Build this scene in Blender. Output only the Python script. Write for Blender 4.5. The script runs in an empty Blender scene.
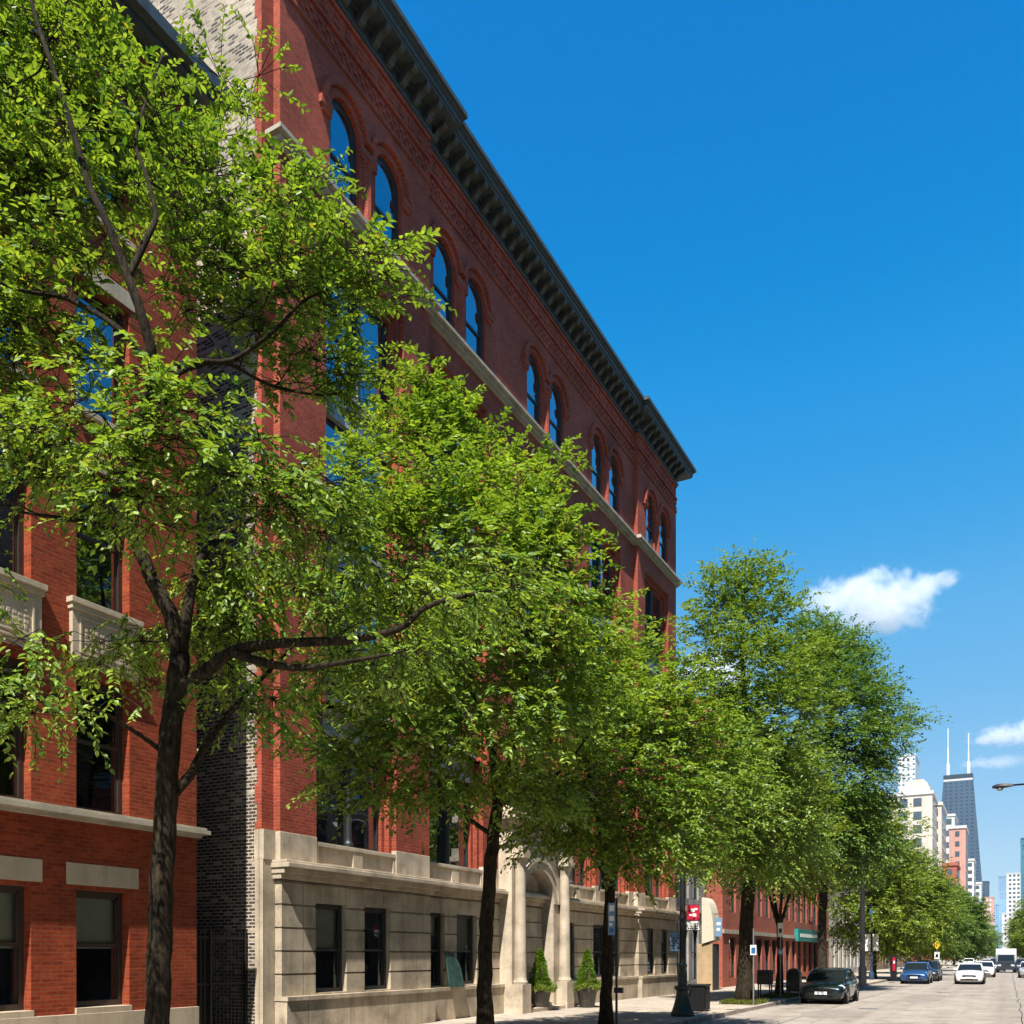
import bpy, math, random
import numpy as np
from mathutils import Vector, Matrix

# ------------------------------------------------------------------ camera, sky, sun, exposure
SC = bpy.context.scene
COL = SC.collection
F = 1024 * 32.0 / 36.0
TH = math.atan(496.0 / F)
CT, ST = math.cos(TH), math.sin(TH)
EYE = 1.9
cam_d = bpy.data.cameras.new("camera")
cam_d.lens, cam_d.sensor_width = 32.0, 36.0
cam_d.shift_y = 443.0 / 1024.0
cam_d.clip_start, cam_d.clip_end = 0.1, 12000.0
cam = bpy.data.objects.new("camera", cam_d)
cam.location = (0, 0, EYE)
cam.rotation_euler = (math.pi / 2, 0, TH)
COL.objects.link(cam)
SC.camera = cam

SUN_TO = Vector((0.155, -0.62, 1.0)).normalized()     # direction towards the sun
SUN_EL = math.asin(SUN_TO.z)
SUN_AZ = math.atan2(SUN_TO.x, SUN_TO.y)
w = bpy.data.worlds.new("World")
SC.world = w
w.use_nodes = True
nt = w.node_tree
nt.nodes.clear()
sky = nt.nodes.new("ShaderNodeTexSky")
sky.sky_type = 'NISHITA'
sky.sun_disc = False
sky.sun_elevation = SUN_EL
sky.sun_rotation = SUN_AZ
sky.air_density = 1.0
sky.dust_density = 0.0
sky.ozone_density = 6.0
# film-like response of the camera to the sky: strong blues, soft shoulder towards the bright horizon
sc_ = nt.nodes.new("ShaderNodeVectorMath"); sc_.operation = 'SCALE'; sc_.inputs['Scale'].default_value = 0.1
cv = nt.nodes.new("ShaderNodeRGBCurve")
for ch, pts_ in ((0, [(0, 0), (0.072, 0.0), (0.10, 0.045), (0.125, 0.115), (0.25, 0.32), (0.37, 0.45), (1.0, 0.80)]),
                 (1, [(0, 0), (0.12, 0.215), (0.151, 0.31), (0.231, 0.445), (0.40, 0.58), (0.58, 0.70), (1.0, 0.88)]),
                 (2, [(0, 0), (0.254, 0.66), (0.31, 0.77), (0.441, 0.84), (0.776, 0.91), (1.0, 0.95)])):
    c_ = cv.mapping.curves[ch]
    c_.points[0].location = pts_[0]; c_.points[1].location = pts_[-1]
    for p_ in pts_[1:-1]: c_.points.new(*p_)
    for p_ in c_.points: p_.handle_type = 'VECTOR'
cv.mapping.update()
gn = nt.nodes.new("ShaderNodeVectorMath"); gn.operation = 'SCALE'; gn.inputs['Scale'].default_value = 3.4
bg = nt.nodes.new("ShaderNodeBackground")
bg.inputs['Strength'].default_value = 0.15
wo = nt.nodes.new("ShaderNodeOutputWorld")
nt.links.new(sky.outputs[0], sc_.inputs[0])
nt.links.new(sc_.outputs[0], cv.inputs['Color'])
nt.links.new(cv.outputs[0], gn.inputs[0])
nt.links.new(gn.outputs[0], bg.inputs['Color'])
nt.links.new(bg.outputs[0], wo.inputs['Surface'])

sl = bpy.data.lights.new("sun", 'SUN')
sl.energy = 5.0
sl.angle = math.radians(0.5)
sl.color = (1.0, 0.945, 0.86)
so = bpy.data.objects.new("sun", sl)
so.rotation_euler = (-SUN_TO).to_track_quat('-Z', 'Y').to_euler()
so.location = (30, -60, 120)
COL.objects.link(so)

vs = SC.view_settings
SC.display_settings.display_device = 'sRGB'
vs.view_transform = 'Standard'
vs.look = 'None'
vs.exposure = 0.95
vs.gamma = 1.0
vs.use_curve_mapping = False
SC.cycles.use_denoising = True
SC.cycles.max_bounces = 7
SC.cycles.diffuse_bounces = 2
SC.cycles.glossy_bounces = 3
SC.cycles.transmission_bounces = 4
SC.cycles.transparent_max_bounces = 10
SC.cycles.caustics_reflective = False
SC.cycles.caustics_refractive = False
SC.cycles.sample_clamp_indirect = 6.0

random.seed(7)
PI = math.pi


def P(px, py, zc):
    """a point seen in direction (px, py) of the photo at depth zc, as a world position"""
    u = (px - 512) / F * zc
    return Vector((u * CT - zc * ST, u * ST + zc * CT, EYE + (955 - py) / F * zc))


def XY(px, zc):
    p = P(px, 955, zc)
    return p.x, p.y


def yx(px, X):
    """Y of the point at pixel column px on the plane x = X"""
    off = 1008 - px
    zc = F * (-X) / (CT * off)
    return (zc + X * ST) / CT


# ------------------------------------------------------------------ object helpers
def tag(o, label=None, cat=None, group=None, kind=None):
    if label: o['label'] = label
    if cat: o['category'] = cat
    if group: o['group'] = group
    if kind: o['kind'] = kind
    return o


def empty(name, loc=(0, 0, 0), rz=0.0):
    o = bpy.data.objects.new(name, None)
    o.empty_display_size = 0.2
    o.location = loc
    o.rotation_euler = (0, 0, rz)
    COL.objects.link(o)
    return o


def thing(name, label, cat, loc=(0, 0, 0), group=None, rz=0.0):
    return tag(empty(name, loc, rz), label, cat, group)


def origin(o):
    v = Vector((0, 0, 0))
    while o is not None:
        v += o.location
        o = o.parent
    return v


class MB:
    def __init__(s):
        s.v, s.f, s.m = [], [], []
        s.mi = 0

    def face(s, pts):
        n = len(s.v)
        s.v += [tuple(p) for p in pts]
        s.f.append(tuple(range(n, n + len(pts))))
        s.m.append(s.mi)

    def idx(s, verts, faces):
        n = len(s.v)
        s.v += [tuple(p) for p in verts]
        for f in faces:
            s.f.append(tuple(n + i for i in f))
            s.m.append(s.mi)

    def box(s, x0, x1, y0, y1, z0, z1):
        if x0 > x1: x0, x1 = x1, x0
        if y0 > y1: y0, y1 = y1, y0
        if z0 > z1: z0, z1 = z1, z0
        v = [(x0, y0, z0), (x1, y0, z0), (x1, y1, z0), (x0, y1, z0),
             (x0, y0, z1), (x1, y0, z1), (x1, y1, z1), (x0, y1, z1)]
        s.idx(v, [(3, 2, 1, 0), (4, 5, 6, 7), (0, 1, 5, 4), (1, 2, 6, 5), (2, 3, 7, 6), (3, 0, 4, 7)])

    def taper(s, x0, x1, y0, y1, z0, z1, X0, X1, Y0, Y1):
        v = [(x0, y0, z0), (x1, y0, z0), (x1, y1, z0), (x0, y1, z0),
             (X0, Y0, z1), (X1, Y0, z1), (X1, Y1, z1), (X0, Y1, z1)]
        s.idx(v, [(3, 2, 1, 0), (4, 5, 6, 7), (0, 1, 5, 4), (1, 2, 6, 5), (2, 3, 7, 6), (3, 0, 4, 7)])

    def prism(s, poly, a0, a1, axis='y'):
        """poly in the two remaining axes (for 'y': x,z ; for 'x': y,z ; for 'z': x,y)"""
        def mk(p, a):
            return {'y': (p[0], a, p[1]), 'x': (a, p[0], p[1]), 'z': (p[0], p[1], a)}[axis]
        n = len(poly)
        v = [mk(p, a0) for p in poly] + [mk(p, a1) for p in poly]
        fs = [tuple(range(n)), tuple(range(2 * n - 1, n - 1, -1))]
        for i in range(n):
            j = (i + 1) % n
            fs.append((i, i + n, j + n, j))
        s.idx(v, fs)

    def lathe(s, prof, cx, cy, n=12, z=0.0):
        v, fs = [], []
        for r, h in prof:
            for k in range(n):
                a = 2 * PI * k / n
                v.append((cx + r * math.cos(a), cy + r * math.sin(a), z + h))
        m = len(prof)
        for i in range(m - 1):
            for k in range(n):
                k2 = (k + 1) % n
                fs.append((i * n + k, i * n + k2, (i + 1) * n + k2, (i + 1) * n + k))
        fs.append(tuple(range(n - 1, -1, -1)))
        fs.append(tuple((m - 1) * n + k for k in range(n)))
        s.idx(v, fs)

    def tube(s, pts, radii, n=8, cap=True, rough=0.0, rng=None):
        pts = [Vector(p) for p in pts]
        v, fs = [], []
        side = None
        for i, p in enumerate(pts):
            if i == 0: d = pts[1] - p
            elif i == len(pts) - 1: d = p - pts[i - 1]
            else: d = pts[i + 1] - pts[i - 1]
            if d.length < 1e-9: d = Vector((0, 0, 1))
            d.normalize()
            if side is None:
                side = d.cross(Vector((0.31, 0.95, 0.05)))
                if side.length < 0.1: side = d.cross(Vector((1, 0, 0)))
            side = (side - d * side.dot(d))
            side.normalize()
            up = d.cross(side)
            for k in range(n):
                a = 2 * PI * k / n
                r = radii[i]
                if rough: r *= 1 + rough * (rng.random() - 0.5)
                v.append(p + (side * math.cos(a) + up * math.sin(a)) * r)
        for i in range(len(pts) - 1):
            for k in range(n):
                k2 = (k + 1) % n
                fs.append((i * n + k, i * n + k2, (i + 1) * n + k2, (i + 1) * n + k))
        if cap:
            fs.append(tuple(range(n - 1, -1, -1)))
            fs.append(tuple((len(pts) - 1) * n + k for k in range(n)))
        s.idx(v, fs)

    def build(s, name, mats, parent=None, smooth=False, bevel=0.0, local=False, outward=False):
        me = bpy.data.meshes.new(name)
        off = Vector((0, 0, 0)) if (parent is None or local) else origin(parent)
        me.from_pydata([(x - off.x, y - off.y, z - off.z) for x, y, z in s.v], [], s.f)
        if not isinstance(mats, (list, tuple)): mats = [mats]
        for m in mats: me.materials.append(m)
        me.polygons.foreach_set("material_index", s.m)
        if smooth:
            me.polygons.foreach_set("use_smooth", [True] * len(me.polygons))
        me.update()
        if outward:
            import bmesh
            bm = bmesh.new(); bm.from_mesh(me)
            bmesh.ops.recalc_face_normals(bm, faces=bm.faces)
            bm.to_mesh(me); bm.free()
        o = bpy.data.objects.new(name, me)
        COL.objects.link(o)
        if parent is not None: o.parent = parent
        if smooth == 'auto':
            try:
                me.set_sharp_from_angle(angle=math.radians(38))
            except Exception:
                pass
        if bevel:
            md = o.modifiers.new("bevel", 'BEVEL')
            md.width = bevel
            md.segments = 2
            md.limit_method = 'ANGLE'
        return o


def copy_tree(o, parent=None):
    c = o.copy()
    COL.objects.link(c)
    c.parent = parent
    for ch in list(o.children):
        copy_tree(ch, c)
    return c


# ------------------------------------------------------------------ materials
MATS = {}


def nmat(name):
    m = bpy.data.materials.new(name)
    m.use_nodes = True
    MATS[name] = m
    return m, m.node_tree, m.node_tree.nodes['Principled BSDF']


def ramp(nt, stops, interp='LINEAR'):
    r = nt.nodes.new('ShaderNodeValToRGB')
    r.color_ramp.interpolation = interp
    e = r.color_ramp.elements
    while len(e) > 1: e.remove(e[-1])
    e[0].position, e[0].color = stops[0][0], (*stops[0][1], 1)
    for p, c in stops[1:]:
        x = e.new(p)
        x.color = (*c, 1)
    return r


def noise(nt, vec, scale, detail=4, rough=0.55):
    n = nt.nodes.new('ShaderNodeTexNoise')
    n.inputs['Scale'].default_value = scale
    n.inputs['Detail'].default_value = detail
    n.inputs['Roughness'].default_value = rough
    if vec is not None: nt.links.new(vec, n.inputs['Vector'])
    return n


def mixc(nt, a, b, fac, mode='MIX'):
    m = nt.nodes.new('ShaderNodeMix')
    m.data_type = 'RGBA'
    m.blend_type = mode
    for sock, val in ((m.inputs[0], fac), (m.inputs[6], a), (m.inputs[7], b)):
        if hasattr(val, 'is_output'): nt.links.new(val, sock)
        elif isinstance(val, (tuple, list)): sock.default_value = (*val, 1)
        else: sock.default_value = val
    return m.outputs[2]


def bump(nt, h, b, dist=0.01, strength=0.6):
    bn = nt.nodes.new('ShaderNodeBump')
    bn.inputs['Distance'].default_value = dist
    bn.inputs['Strength'].default_value = strength
    nt.links.new(h, bn.inputs['Height'])
    nt.links.new(bn.outputs[0], b.inputs['Normal'])


def wall_uv(nt):
    """flat wall coordinates in metres: along the wall, up"""
    g = nt.nodes.new('ShaderNodeNewGeometry')
    sp = nt.nodes.new('ShaderNodeSeparateXYZ')
    nt.links.new(g.outputs['Position'], sp.inputs[0])
    sn = nt.nodes.new('ShaderNodeSeparateXYZ')
    nt.links.new(g.outputs['True Normal'], sn.inputs[0])
    ab = nt.nodes.new('ShaderNodeMath'); ab.operation = 'ABSOLUTE'
    nt.links.new(sn.outputs[1], ab.inputs[0])
    gt = nt.nodes.new('ShaderNodeMath'); gt.operation = 'GREATER_THAN'
    nt.links.new(ab.outputs[0], gt.inputs[0]); gt.inputs[1].default_value = 0.6
    mx = nt.nodes.new('ShaderNodeMix')
    nt.links.new(gt.outputs[0], mx.inputs[0])
    nt.links.new(sp.outputs[1], mx.inputs[2])
    nt.links.new(sp.outputs[0], mx.inputs[3])
    cb = nt.nodes.new('ShaderNodeCombineXYZ')
    nt.links.new(mx.outputs[0], cb.inputs[0])
    nt.links.new(sp.outputs[2], cb.inputs[1])
    return cb.outputs[0], g.outputs['Position']


def brick_mat(name, c1, c2, mortar, dark=None, bw=0.215, bh=0.075, ms=0.011, stain=0.25, darkamt=0.0, bumpd=0.008, dark_low=False):
    m, nt, b = nmat(name)
    uv, pos = wall_uv(nt)
    br = nt.nodes.new('ShaderNodeTexBrick')
    nt.links.new(uv, br.inputs['Vector'])
    br.inputs['Scale'].default_value = 1.0
    br.inputs['Brick Width'].default_value = bw
    br.inputs['Row Height'].default_value = bh
    br.inputs['Mortar Size'].default_value = ms
    br.inputs['Mortar Smooth'].default_value = 0.15
    br.inputs['Bias'].default_value = 0.0
    br.inputs['Color1'].default_value = (*c1, 1)
    br.inputs['Color2'].default_value = (*c2, 1)
    br.inputs['Mortar'].default_value = (*mortar, 1)
    n1 = noise(nt, pos, 0.55, 6, 0.65)
    n2 = noise(nt, pos, 9.0, 4, 0.6)
    r1 = ramp(nt, [(0.3, (1 - stain,) * 3), (0.62, (1.08,) * 3)])
    nt.links.new(n1.outputs[0], r1.inputs[0])
    col = mixc(nt, br.outputs[0], r1.outputs[0], 1.0, 'MULTIPLY')
    r2 = ramp(nt, [(0.3, (0.82,) * 3), (0.7, (1.12,) * 3)])
    nt.links.new(n2.outputs[0], r2.inputs[0])
    col = mixc(nt, col, r2.outputs[0], 1.0, 'MULTIPLY')
    if dark:
        # scattered darker bricks
        br2 = nt.nodes.new('ShaderNodeTexBrick')
        nt.links.new(uv, br2.inputs['Vector'])
        for k, v in (('Scale', 1.0), ('Brick Width', bw), ('Row Height', bh), ('Mortar Size', ms), ('Bias', darkamt)):
            br2.inputs[k].default_value = v
        br2.inputs['Color1'].default_value = (0, 0, 0, 1)
        br2.inputs['Color2'].default_value = (1, 1, 1, 1)
        br2.inputs['Mortar'].default_value = (0, 0, 0, 1)
        val = br2.outputs[0]
        if dark_low:      # more dark bricks in the lower courses, few in the cream top
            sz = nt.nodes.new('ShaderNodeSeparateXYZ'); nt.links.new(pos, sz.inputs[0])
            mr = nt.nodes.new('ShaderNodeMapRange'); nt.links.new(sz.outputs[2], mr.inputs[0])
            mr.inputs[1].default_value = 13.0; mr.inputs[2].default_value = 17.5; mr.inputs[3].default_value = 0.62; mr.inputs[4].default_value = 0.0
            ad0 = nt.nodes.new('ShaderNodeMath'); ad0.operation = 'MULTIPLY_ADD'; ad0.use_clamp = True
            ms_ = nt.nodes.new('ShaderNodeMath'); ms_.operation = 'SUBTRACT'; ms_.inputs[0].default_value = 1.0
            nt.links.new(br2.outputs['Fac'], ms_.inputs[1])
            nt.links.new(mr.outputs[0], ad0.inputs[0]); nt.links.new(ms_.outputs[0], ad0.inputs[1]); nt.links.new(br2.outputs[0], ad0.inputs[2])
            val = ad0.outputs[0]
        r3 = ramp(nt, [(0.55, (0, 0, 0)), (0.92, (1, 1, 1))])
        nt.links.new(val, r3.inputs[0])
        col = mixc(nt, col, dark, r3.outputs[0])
    nt.links.new(col, b.inputs['Base Color'])
    b.inputs['Roughness'].default_value = 0.88
    b.inputs['Specular IOR Level'].default_value = 0.25
    ad = nt.nodes.new('ShaderNodeMath'); ad.operation = 'MULTIPLY_ADD'
    nt.links.new(br.outputs['Fac'], ad.inputs[0]); ad.inputs[1].default_value = -1.0
    nt.links.new(n2.outputs[0], ad.inputs[2])
    bump(nt, ad.outputs[0], b, bumpd, 0.7)
    return m


def stone_mat(name, c, var=0.2, scale=1.6, joints=None, rough=0.8, spec=0.3, bumpd=0.006):
    m, nt, b = nmat(name)
    uv, pos = wall_uv(nt)
    n1 = noise(nt, pos, scale, 7, 0.62)
    n2 = noise(nt, pos, scale * 22, 3, 0.6)
    lo = tuple(x * (1 - var * 1.5) for x in c)
    hi = tuple(min(1, x * (1 + var)) for x in c)
    r1 = ramp(nt, [(0.28, lo), (0.5, c), (0.72, hi)])
    nt.links.new(n1.outputs[0], r1.inputs[0])
    r2 = ramp(nt, [(0.3, (0.86,) * 3), (0.7, (1.1,) * 3)])
    nt.links.new(n2.outputs[0], r2.inputs[0])
    col = mixc(nt, r1.outputs[0], r2.outputs[0], 1.0, 'MULTIPLY')
    # streaks running down
    mp = nt.nodes.new('ShaderNodeMapping')
    mp.inputs['Scale'].default_value = (3.0, 3.0, 0.16)
    nt.links.new(pos, mp.inputs[0])
    n3 = noise(nt, mp.outputs[0], 1.0, 5, 0.6)
    r3 = ramp(nt, [(0.35, (0.72,) * 3), (0.55, (1.0,) * 3)])
    nt.links.new(n3.outputs[0], r3.inputs[0])
    col = mixc(nt, col, r3.outputs[0], 0.7, 'MULTIPLY')
    h = n2.outputs[0]
    if joints:
        br = nt.nodes.new('ShaderNodeTexBrick')
        nt.links.new(uv, br.inputs['Vector'])
        for k, v in (('Scale', 1.0), ('Brick Width', joints[0]), ('Row Height', joints[1]), ('Mortar Size', 0.012), ('Mortar Smooth', 0.3)):
            br.inputs[k].default_value = v
        br.inputs['Color1'].default_value = (0.92, 0.92, 0.92, 1)
        br.inputs['Color2'].default_value = (1.06, 1.05, 1.03, 1)
        br.inputs['Mortar'].default_value = (0.45, 0.42, 0.4, 1)
        col = mixc(nt, col, br.outputs[0], 1.0, 'MULTIPLY')
    nt.links.new(col, b.inputs['Base Color'])
    b.inputs['Roughness'].default_value = rough
    b.inputs['Specular IOR Level'].default_value = spec
    bump(nt, h, b, bumpd, 0.6)
    return m


def plain(name, c, rough=0.5, metal=0.0, spec=0.5, var=0.12, scale=6.0, coat=0.0):
    m, nt, b = nmat(name)
    tc = nt.nodes.new('ShaderNodeTexCoord')
    n1 = noise(nt, tc.outputs['Object'], scale, 5, 0.6)
    r1 = ramp(nt, [(0.3, tuple(x * (1 - var) for x in c)), (0.7, tuple(min(1, x * (1 + var)) for x in c))])
    nt.links.new(n1.outputs[0], r1.inputs[0])
    nt.links.new(r1.outputs[0], b.inputs['Base Color'])
    b.inputs['Roughness'].default_value = rough
    b.inputs['Metallic'].default_value = metal
    b.inputs['Specular IOR Level'].default_value = spec
    b.inputs['Coat Weight'].default_value = coat
    return m


def glass_mat(name, body=(0.02, 0.024, 0.026), see=0.6, refl=0.1, k=3.0, wav=0.02):
    m, nt, b = nmat(name)
    nt.nodes.remove(b)
    out = nt.nodes['Material Output']
    g = nt.nodes.new('ShaderNodeNewGeometry')
    fr = nt.nodes.new('ShaderNodeFresnel'); fr.inputs[0].default_value = 1.5
    ma = nt.nodes.new('ShaderNodeMath'); ma.operation = 'MULTIPLY_ADD'; ma.use_clamp = True
    nt.links.new(fr.outputs[0], ma.inputs[0]); ma.inputs[1].default_value = k; ma.inputs[2].default_value = refl
    nz = noise(nt, g.outputs['Position'], 1.1, 1, 0.4)
    bn = nt.nodes.new('ShaderNodeBump'); bn.inputs['Distance'].default_value = wav; bn.inputs['Strength'].default_value = 0.5
    nt.links.new(nz.outputs[0], bn.inputs['Height'])
    gl = nt.nodes.new('ShaderNodeBsdfGlossy'); gl.inputs['Roughness'].default_value = 0.015
    gl.inputs['Color'].default_value = (0.62, 0.70, 0.78, 1)
    nt.links.new(bn.outputs[0], gl.inputs['Normal'])
    tr = nt.nodes.new('ShaderNodeBsdfTransparent'); tr.inputs[0].default_value = (0.82, 0.87, 0.86, 1)
    df = nt.nodes.new('ShaderNodeBsdfDiffuse'); df.inputs[0].default_value = (*body, 1)
    m1 = nt.nodes.new('ShaderNodeMixShader'); m1.inputs[0].default_value = see
    nt.links.new(df.outputs[0], m1.inputs[1]); nt.links.new(tr.outputs[0], m1.inputs[2])
    m2 = nt.nodes.new('ShaderNodeMixShader')
    nt.links.new(ma.outputs[0], m2.inputs[0])
    nt.links.new(m1.outputs[0], m2.inputs[1]); nt.links.new(gl.outputs[0], m2.inputs[2])
    nt.links.new(m2.outputs[0], out.inputs[0])
    return m


def leaf_mat(name, trans=0.4, rough=0.42, spec=0.45):
    m, nt, b = nmat(name)
    out = nt.nodes['Material Output']
    at = nt.nodes.new('ShaderNodeAttribute'); at.attribute_name = 'tint'
    nt.links.new(at.outputs['Color'], b.inputs['Base Color'])
    b.inputs['Roughness'].default_value = rough
    b.inputs['Specular IOR Level'].default_value = spec
    tl = nt.nodes.new('ShaderNodeBsdfTranslucent')
    c2 = mixc(nt, at.outputs['Color'], (1.5, 1.35, 0.45), 1.0, 'MULTIPLY')
    nt.links.new(c2, tl.inputs[0])
    mx = nt.nodes.new('ShaderNodeMixShader'); mx.inputs[0].default_value = trans
    nt.links.new(b.outputs[0], mx.inputs[1]); nt.links.new(tl.outputs[0], mx.inputs[2])
    nt.links.new(mx.outputs[0], out.inputs[0])
    return m


def bark_mat(name, c1, c2):
    m, nt, b = nmat(name)
    tc = nt.nodes.new('ShaderNodeTexCoord')
    mp = nt.nodes.new('ShaderNodeMapping'); mp.inputs['Scale'].default_value = (1, 1, 0.22)
    nt.links.new(tc.outputs['Object'], mp.inputs[0])
    n1 = noise(nt, mp.outputs[0], 26, 6, 0.65)
    n2 = noise(nt, tc.outputs['Object'], 3.0, 4, 0.6)
    r = ramp(nt, [(0.34, c1), (0.6, c2)])
    nt.links.new(n1.outputs[0], r.inputs[0])
    r2 = ramp(nt, [(0.35, (0.7,) * 3), (0.65, (1.25, 1.25, 1.12))])
    nt.links.new(n2.outputs[0], r2.inputs[0])
    nt.links.new(mixc(nt, r.outputs[0], r2.outputs[0], 1.0, 'MULTIPLY'), b.inputs['Base Color'])
    b.inputs['Roughness'].default_value = 0.92
    b.inputs['Specular IOR Level'].default_value = 0.15
    bump(nt, n1.outputs[0], b, 0.05, 0.9)
    return m


def ground_mat(name, c, var=0.15, slab=None, cracks=False, speck=60, dirt=0.3, rough=0.9):
    m, nt, b = nmat(name)
    g = nt.nodes.new('ShaderNodeNewGeometry')
    pos = g.outputs['Position']
    n1 = noise(nt, pos, 0.35, 7, 0.65)
    n2 = noise(nt, pos, speck, 3, 0.6)
    r1 = ramp(nt, [(0.3, tuple(x * (1 - var) for x in c)), (0.7, tuple(min(1, x * (1 + var)) for x in c))])
    nt.links.new(n1.outputs[0], r1.inputs[0])
    r2 = ramp(nt, [(0.3, (0.82,) * 3), (0.7, (1.14,) * 3)])
    nt.links.new(n2.outputs[0], r2.inputs[0])
    col = mixc(nt, r1.outputs[0], r2.outputs[0], 1.0, 'MULTIPLY')
    n3 = noise(nt, pos, 1.7, 6, 0.7)
    r3 = ramp(nt, [(0.36, (1 - dirt,) * 3), (0.5, (1.0,) * 3)])
    nt.links.new(n3.outputs[0], r3.inputs[0])
    col = mixc(nt, col, r3.outputs[0], 1.0, 'MULTIPLY')
    if slab:
        br = nt.nodes.new('ShaderNodeTexBrick')
        br.offset = 0.0
        nt.links.new(pos, br.inputs['Vector'])
        for k, v in (('Scale', 1.0), ('Brick Width', slab), ('Row Height', slab), ('Mortar Size', 0.012), ('Mortar Smooth', 0.2)):
            br.inputs[k].default_value = v
        br.inputs['Color1'].default_value = (0.92, 0.92, 0.92, 1)
        br.inputs['Color2'].default_value = (1.06, 1.05, 1.03, 1)
        br.inputs['Mortar'].default_value = (0.5, 0.48, 0.46, 1)
        col = mixc(nt, col, br.outputs[0], 1.0, 'MULTIPLY')
    if cracks:
        vo = nt.nodes.new('ShaderNodeTexVoronoi'); vo.feature = 'DISTANCE_TO_EDGE'
        vo.inputs['Scale'].default_value = 0.22
        nd = noise(nt, pos, 1.2, 4, 0.6)
        av = nt.nodes.new('ShaderNodeVectorMath'); av.operation = 'ADD'
        nt.links.new(pos, av.inputs[0]); nt.links.new(nd.outputs['Color'], av.inputs[1])
        nt.links.new(av.outputs[0], vo.inputs['Vector'])
        rc = ramp(nt, [(0.0, (0.55,) * 3), (0.012, (1.0,) * 3)])
        nt.links.new(vo.outputs[0], rc.inputs[0])
        col = mixc(nt, col, rc.outputs[0], 0.45, 'MULTIPLY')
        # wheel tracks running along the street
        mp = nt.nodes.new('ShaderNodeMapping'); mp.inputs['Scale'].default_value = (0.8, 0.012, 1)
        nt.links.new(pos, mp.inputs[0])
        nw = noise(nt, mp.outputs[0], 1.0, 4, 0.6)
        rw = ramp(nt, [(0.35, (0.82,) * 3), (0.65, (1.08,) * 3)])
        nt.links.new(nw.outputs[0], rw.inputs[0])
        col = mixc(nt, col, rw.outputs[0], 1.0, 'MULTIPLY')
    nt.links.new(col, b.inputs['Base Color'])
    b.inputs['Roughness'].default_value = rough
    b.inputs['Specular IOR Level'].default_value = 0.25
    bump(nt, n2.outputs[0], b, 0.004, 0.5)
    return m


def grid_mat(name, wall, glass, bw, bh, ms, gr=0.15, offset=0.0, smooth=0.0):
    """curtain wall: panes in a grid of mullions"""
    m, nt, b = nmat(name)
    uv, pos = wall_uv(nt)
    br = nt.nodes.new('ShaderNodeTexBrick')
    br.offset = offset
    nt.links.new(uv, br.inputs['Vector'])
    for k, v in (('Scale', 1.0), ('Brick Width', bw), ('Row Height', bh), ('Mortar Size', ms), ('Mortar Smooth', smooth)):
        br.inputs[k].default_value = v
    br.inputs['Color1'].default_value = (*glass, 1)
    br.inputs['Color2'].default_value = (*[x * 1.7 for x in glass], 1)
    br.inputs['Mortar'].default_value = (*wall, 1)
    n1 = noise(nt, pos, 0.02, 3)
    r = ramp(nt, [(0.3, (0.85,) * 3), (0.7, (1.12,) * 3)])
    nt.links.new(n1.outputs[0], r.inputs[0])
    nt.links.new(mixc(nt, br.outputs[0], r.outputs[0], 1.0, 'MULTIPLY'), b.inputs['Base Color'])
    mr = nt.nodes.new('ShaderNodeMapRange')
    nt.links.new(br.outputs['Fac'], mr.inputs[0])
    mr.inputs[3].default_value = gr
    mr.inputs[4].default_value = 0.7
    nt.links.new(mr.outputs[0], b.inputs['Roughness'])
    return m


M_BRICK = brick_mat('red_brick', (0.46, 0.080, 0.040), (0.33, 0.052, 0.027), (0.34, 0.12, 0.08), stain=0.42)
M_BRICKL = brick_mat('orange_brick', (0.36, 0.060, 0.020), (0.23, 0.031, 0.011), (0.27, 0.078, 0.036), stain=0.36)
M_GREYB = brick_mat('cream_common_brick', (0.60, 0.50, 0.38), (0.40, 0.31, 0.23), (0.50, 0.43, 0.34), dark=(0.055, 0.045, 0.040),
                    bw=0.215, bh=0.078, ms=0.014, stain=0.5, dark_low=True)
M_STONE = stone_mat('limestone', (0.49, 0.41, 0.305), var=0.3, scale=1.1, joints=(1.55, 30.0))
M_STONEP = stone_mat('limestone_smooth', (0.51, 0.425, 0.32), var=0.28)
M_STONEL = stone_mat('pale_stone', (0.50, 0.41, 0.295), var=0.12)
M_PANEL = stone_mat('grey_spandrel_panel', (0.42, 0.43, 0.43), var=0.12)
M_CORN = plain('dark_green_metal', (0.060, 0.072, 0.070), 0.5, 0.0, 0.4, 0.3)
M_BRKT = plain('bracket_metal', (0.060, 0.060, 0.052), 0.55, 0.0, 0.4, 0.3)
M_BELT = stone_mat('belt_stone', (0.44, 0.39, 0.30), var=0.15)
M_FRAME = plain('dark_window_paint', (0.030, 0.034, 0.036), 0.45, 0.0, 0.4, 0.2)
M_FRAMEB = plain('brown_window_paint', (0.045, 0.032, 0.026), 0.45, 0.0, 0.4, 0.2)
M_GLASS = glass_mat('window_glass', see=0.65, refl=0.2, k=3.6)
M_GLASSL = glass_mat('clear_window_glass', see=0.85, refl=0.02, k=1.3)
M_BLIND = plain('window_blind', (0.78, 0.80, 0.66), 0.85, var=0.06)
M_ROOM = plain('dark_room', (0.05, 0.045, 0.04), 0.9)
M_ROOF = plain('roof_felt', (0.12, 0.11, 0.1), 0.9)
M_BARK = bark_mat('bark', (0.007, 0.0055, 0.004), (0.046, 0.035, 0.023))
M_BARK2 = bark_mat('dark_bark', (0.016, 0.012, 0.010), (0.060, 0.046, 0.034))
M_LEAF = leaf_mat('leaves')
M_LEAFF = leaf_mat('far_leaves', trans=0.35)
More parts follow.
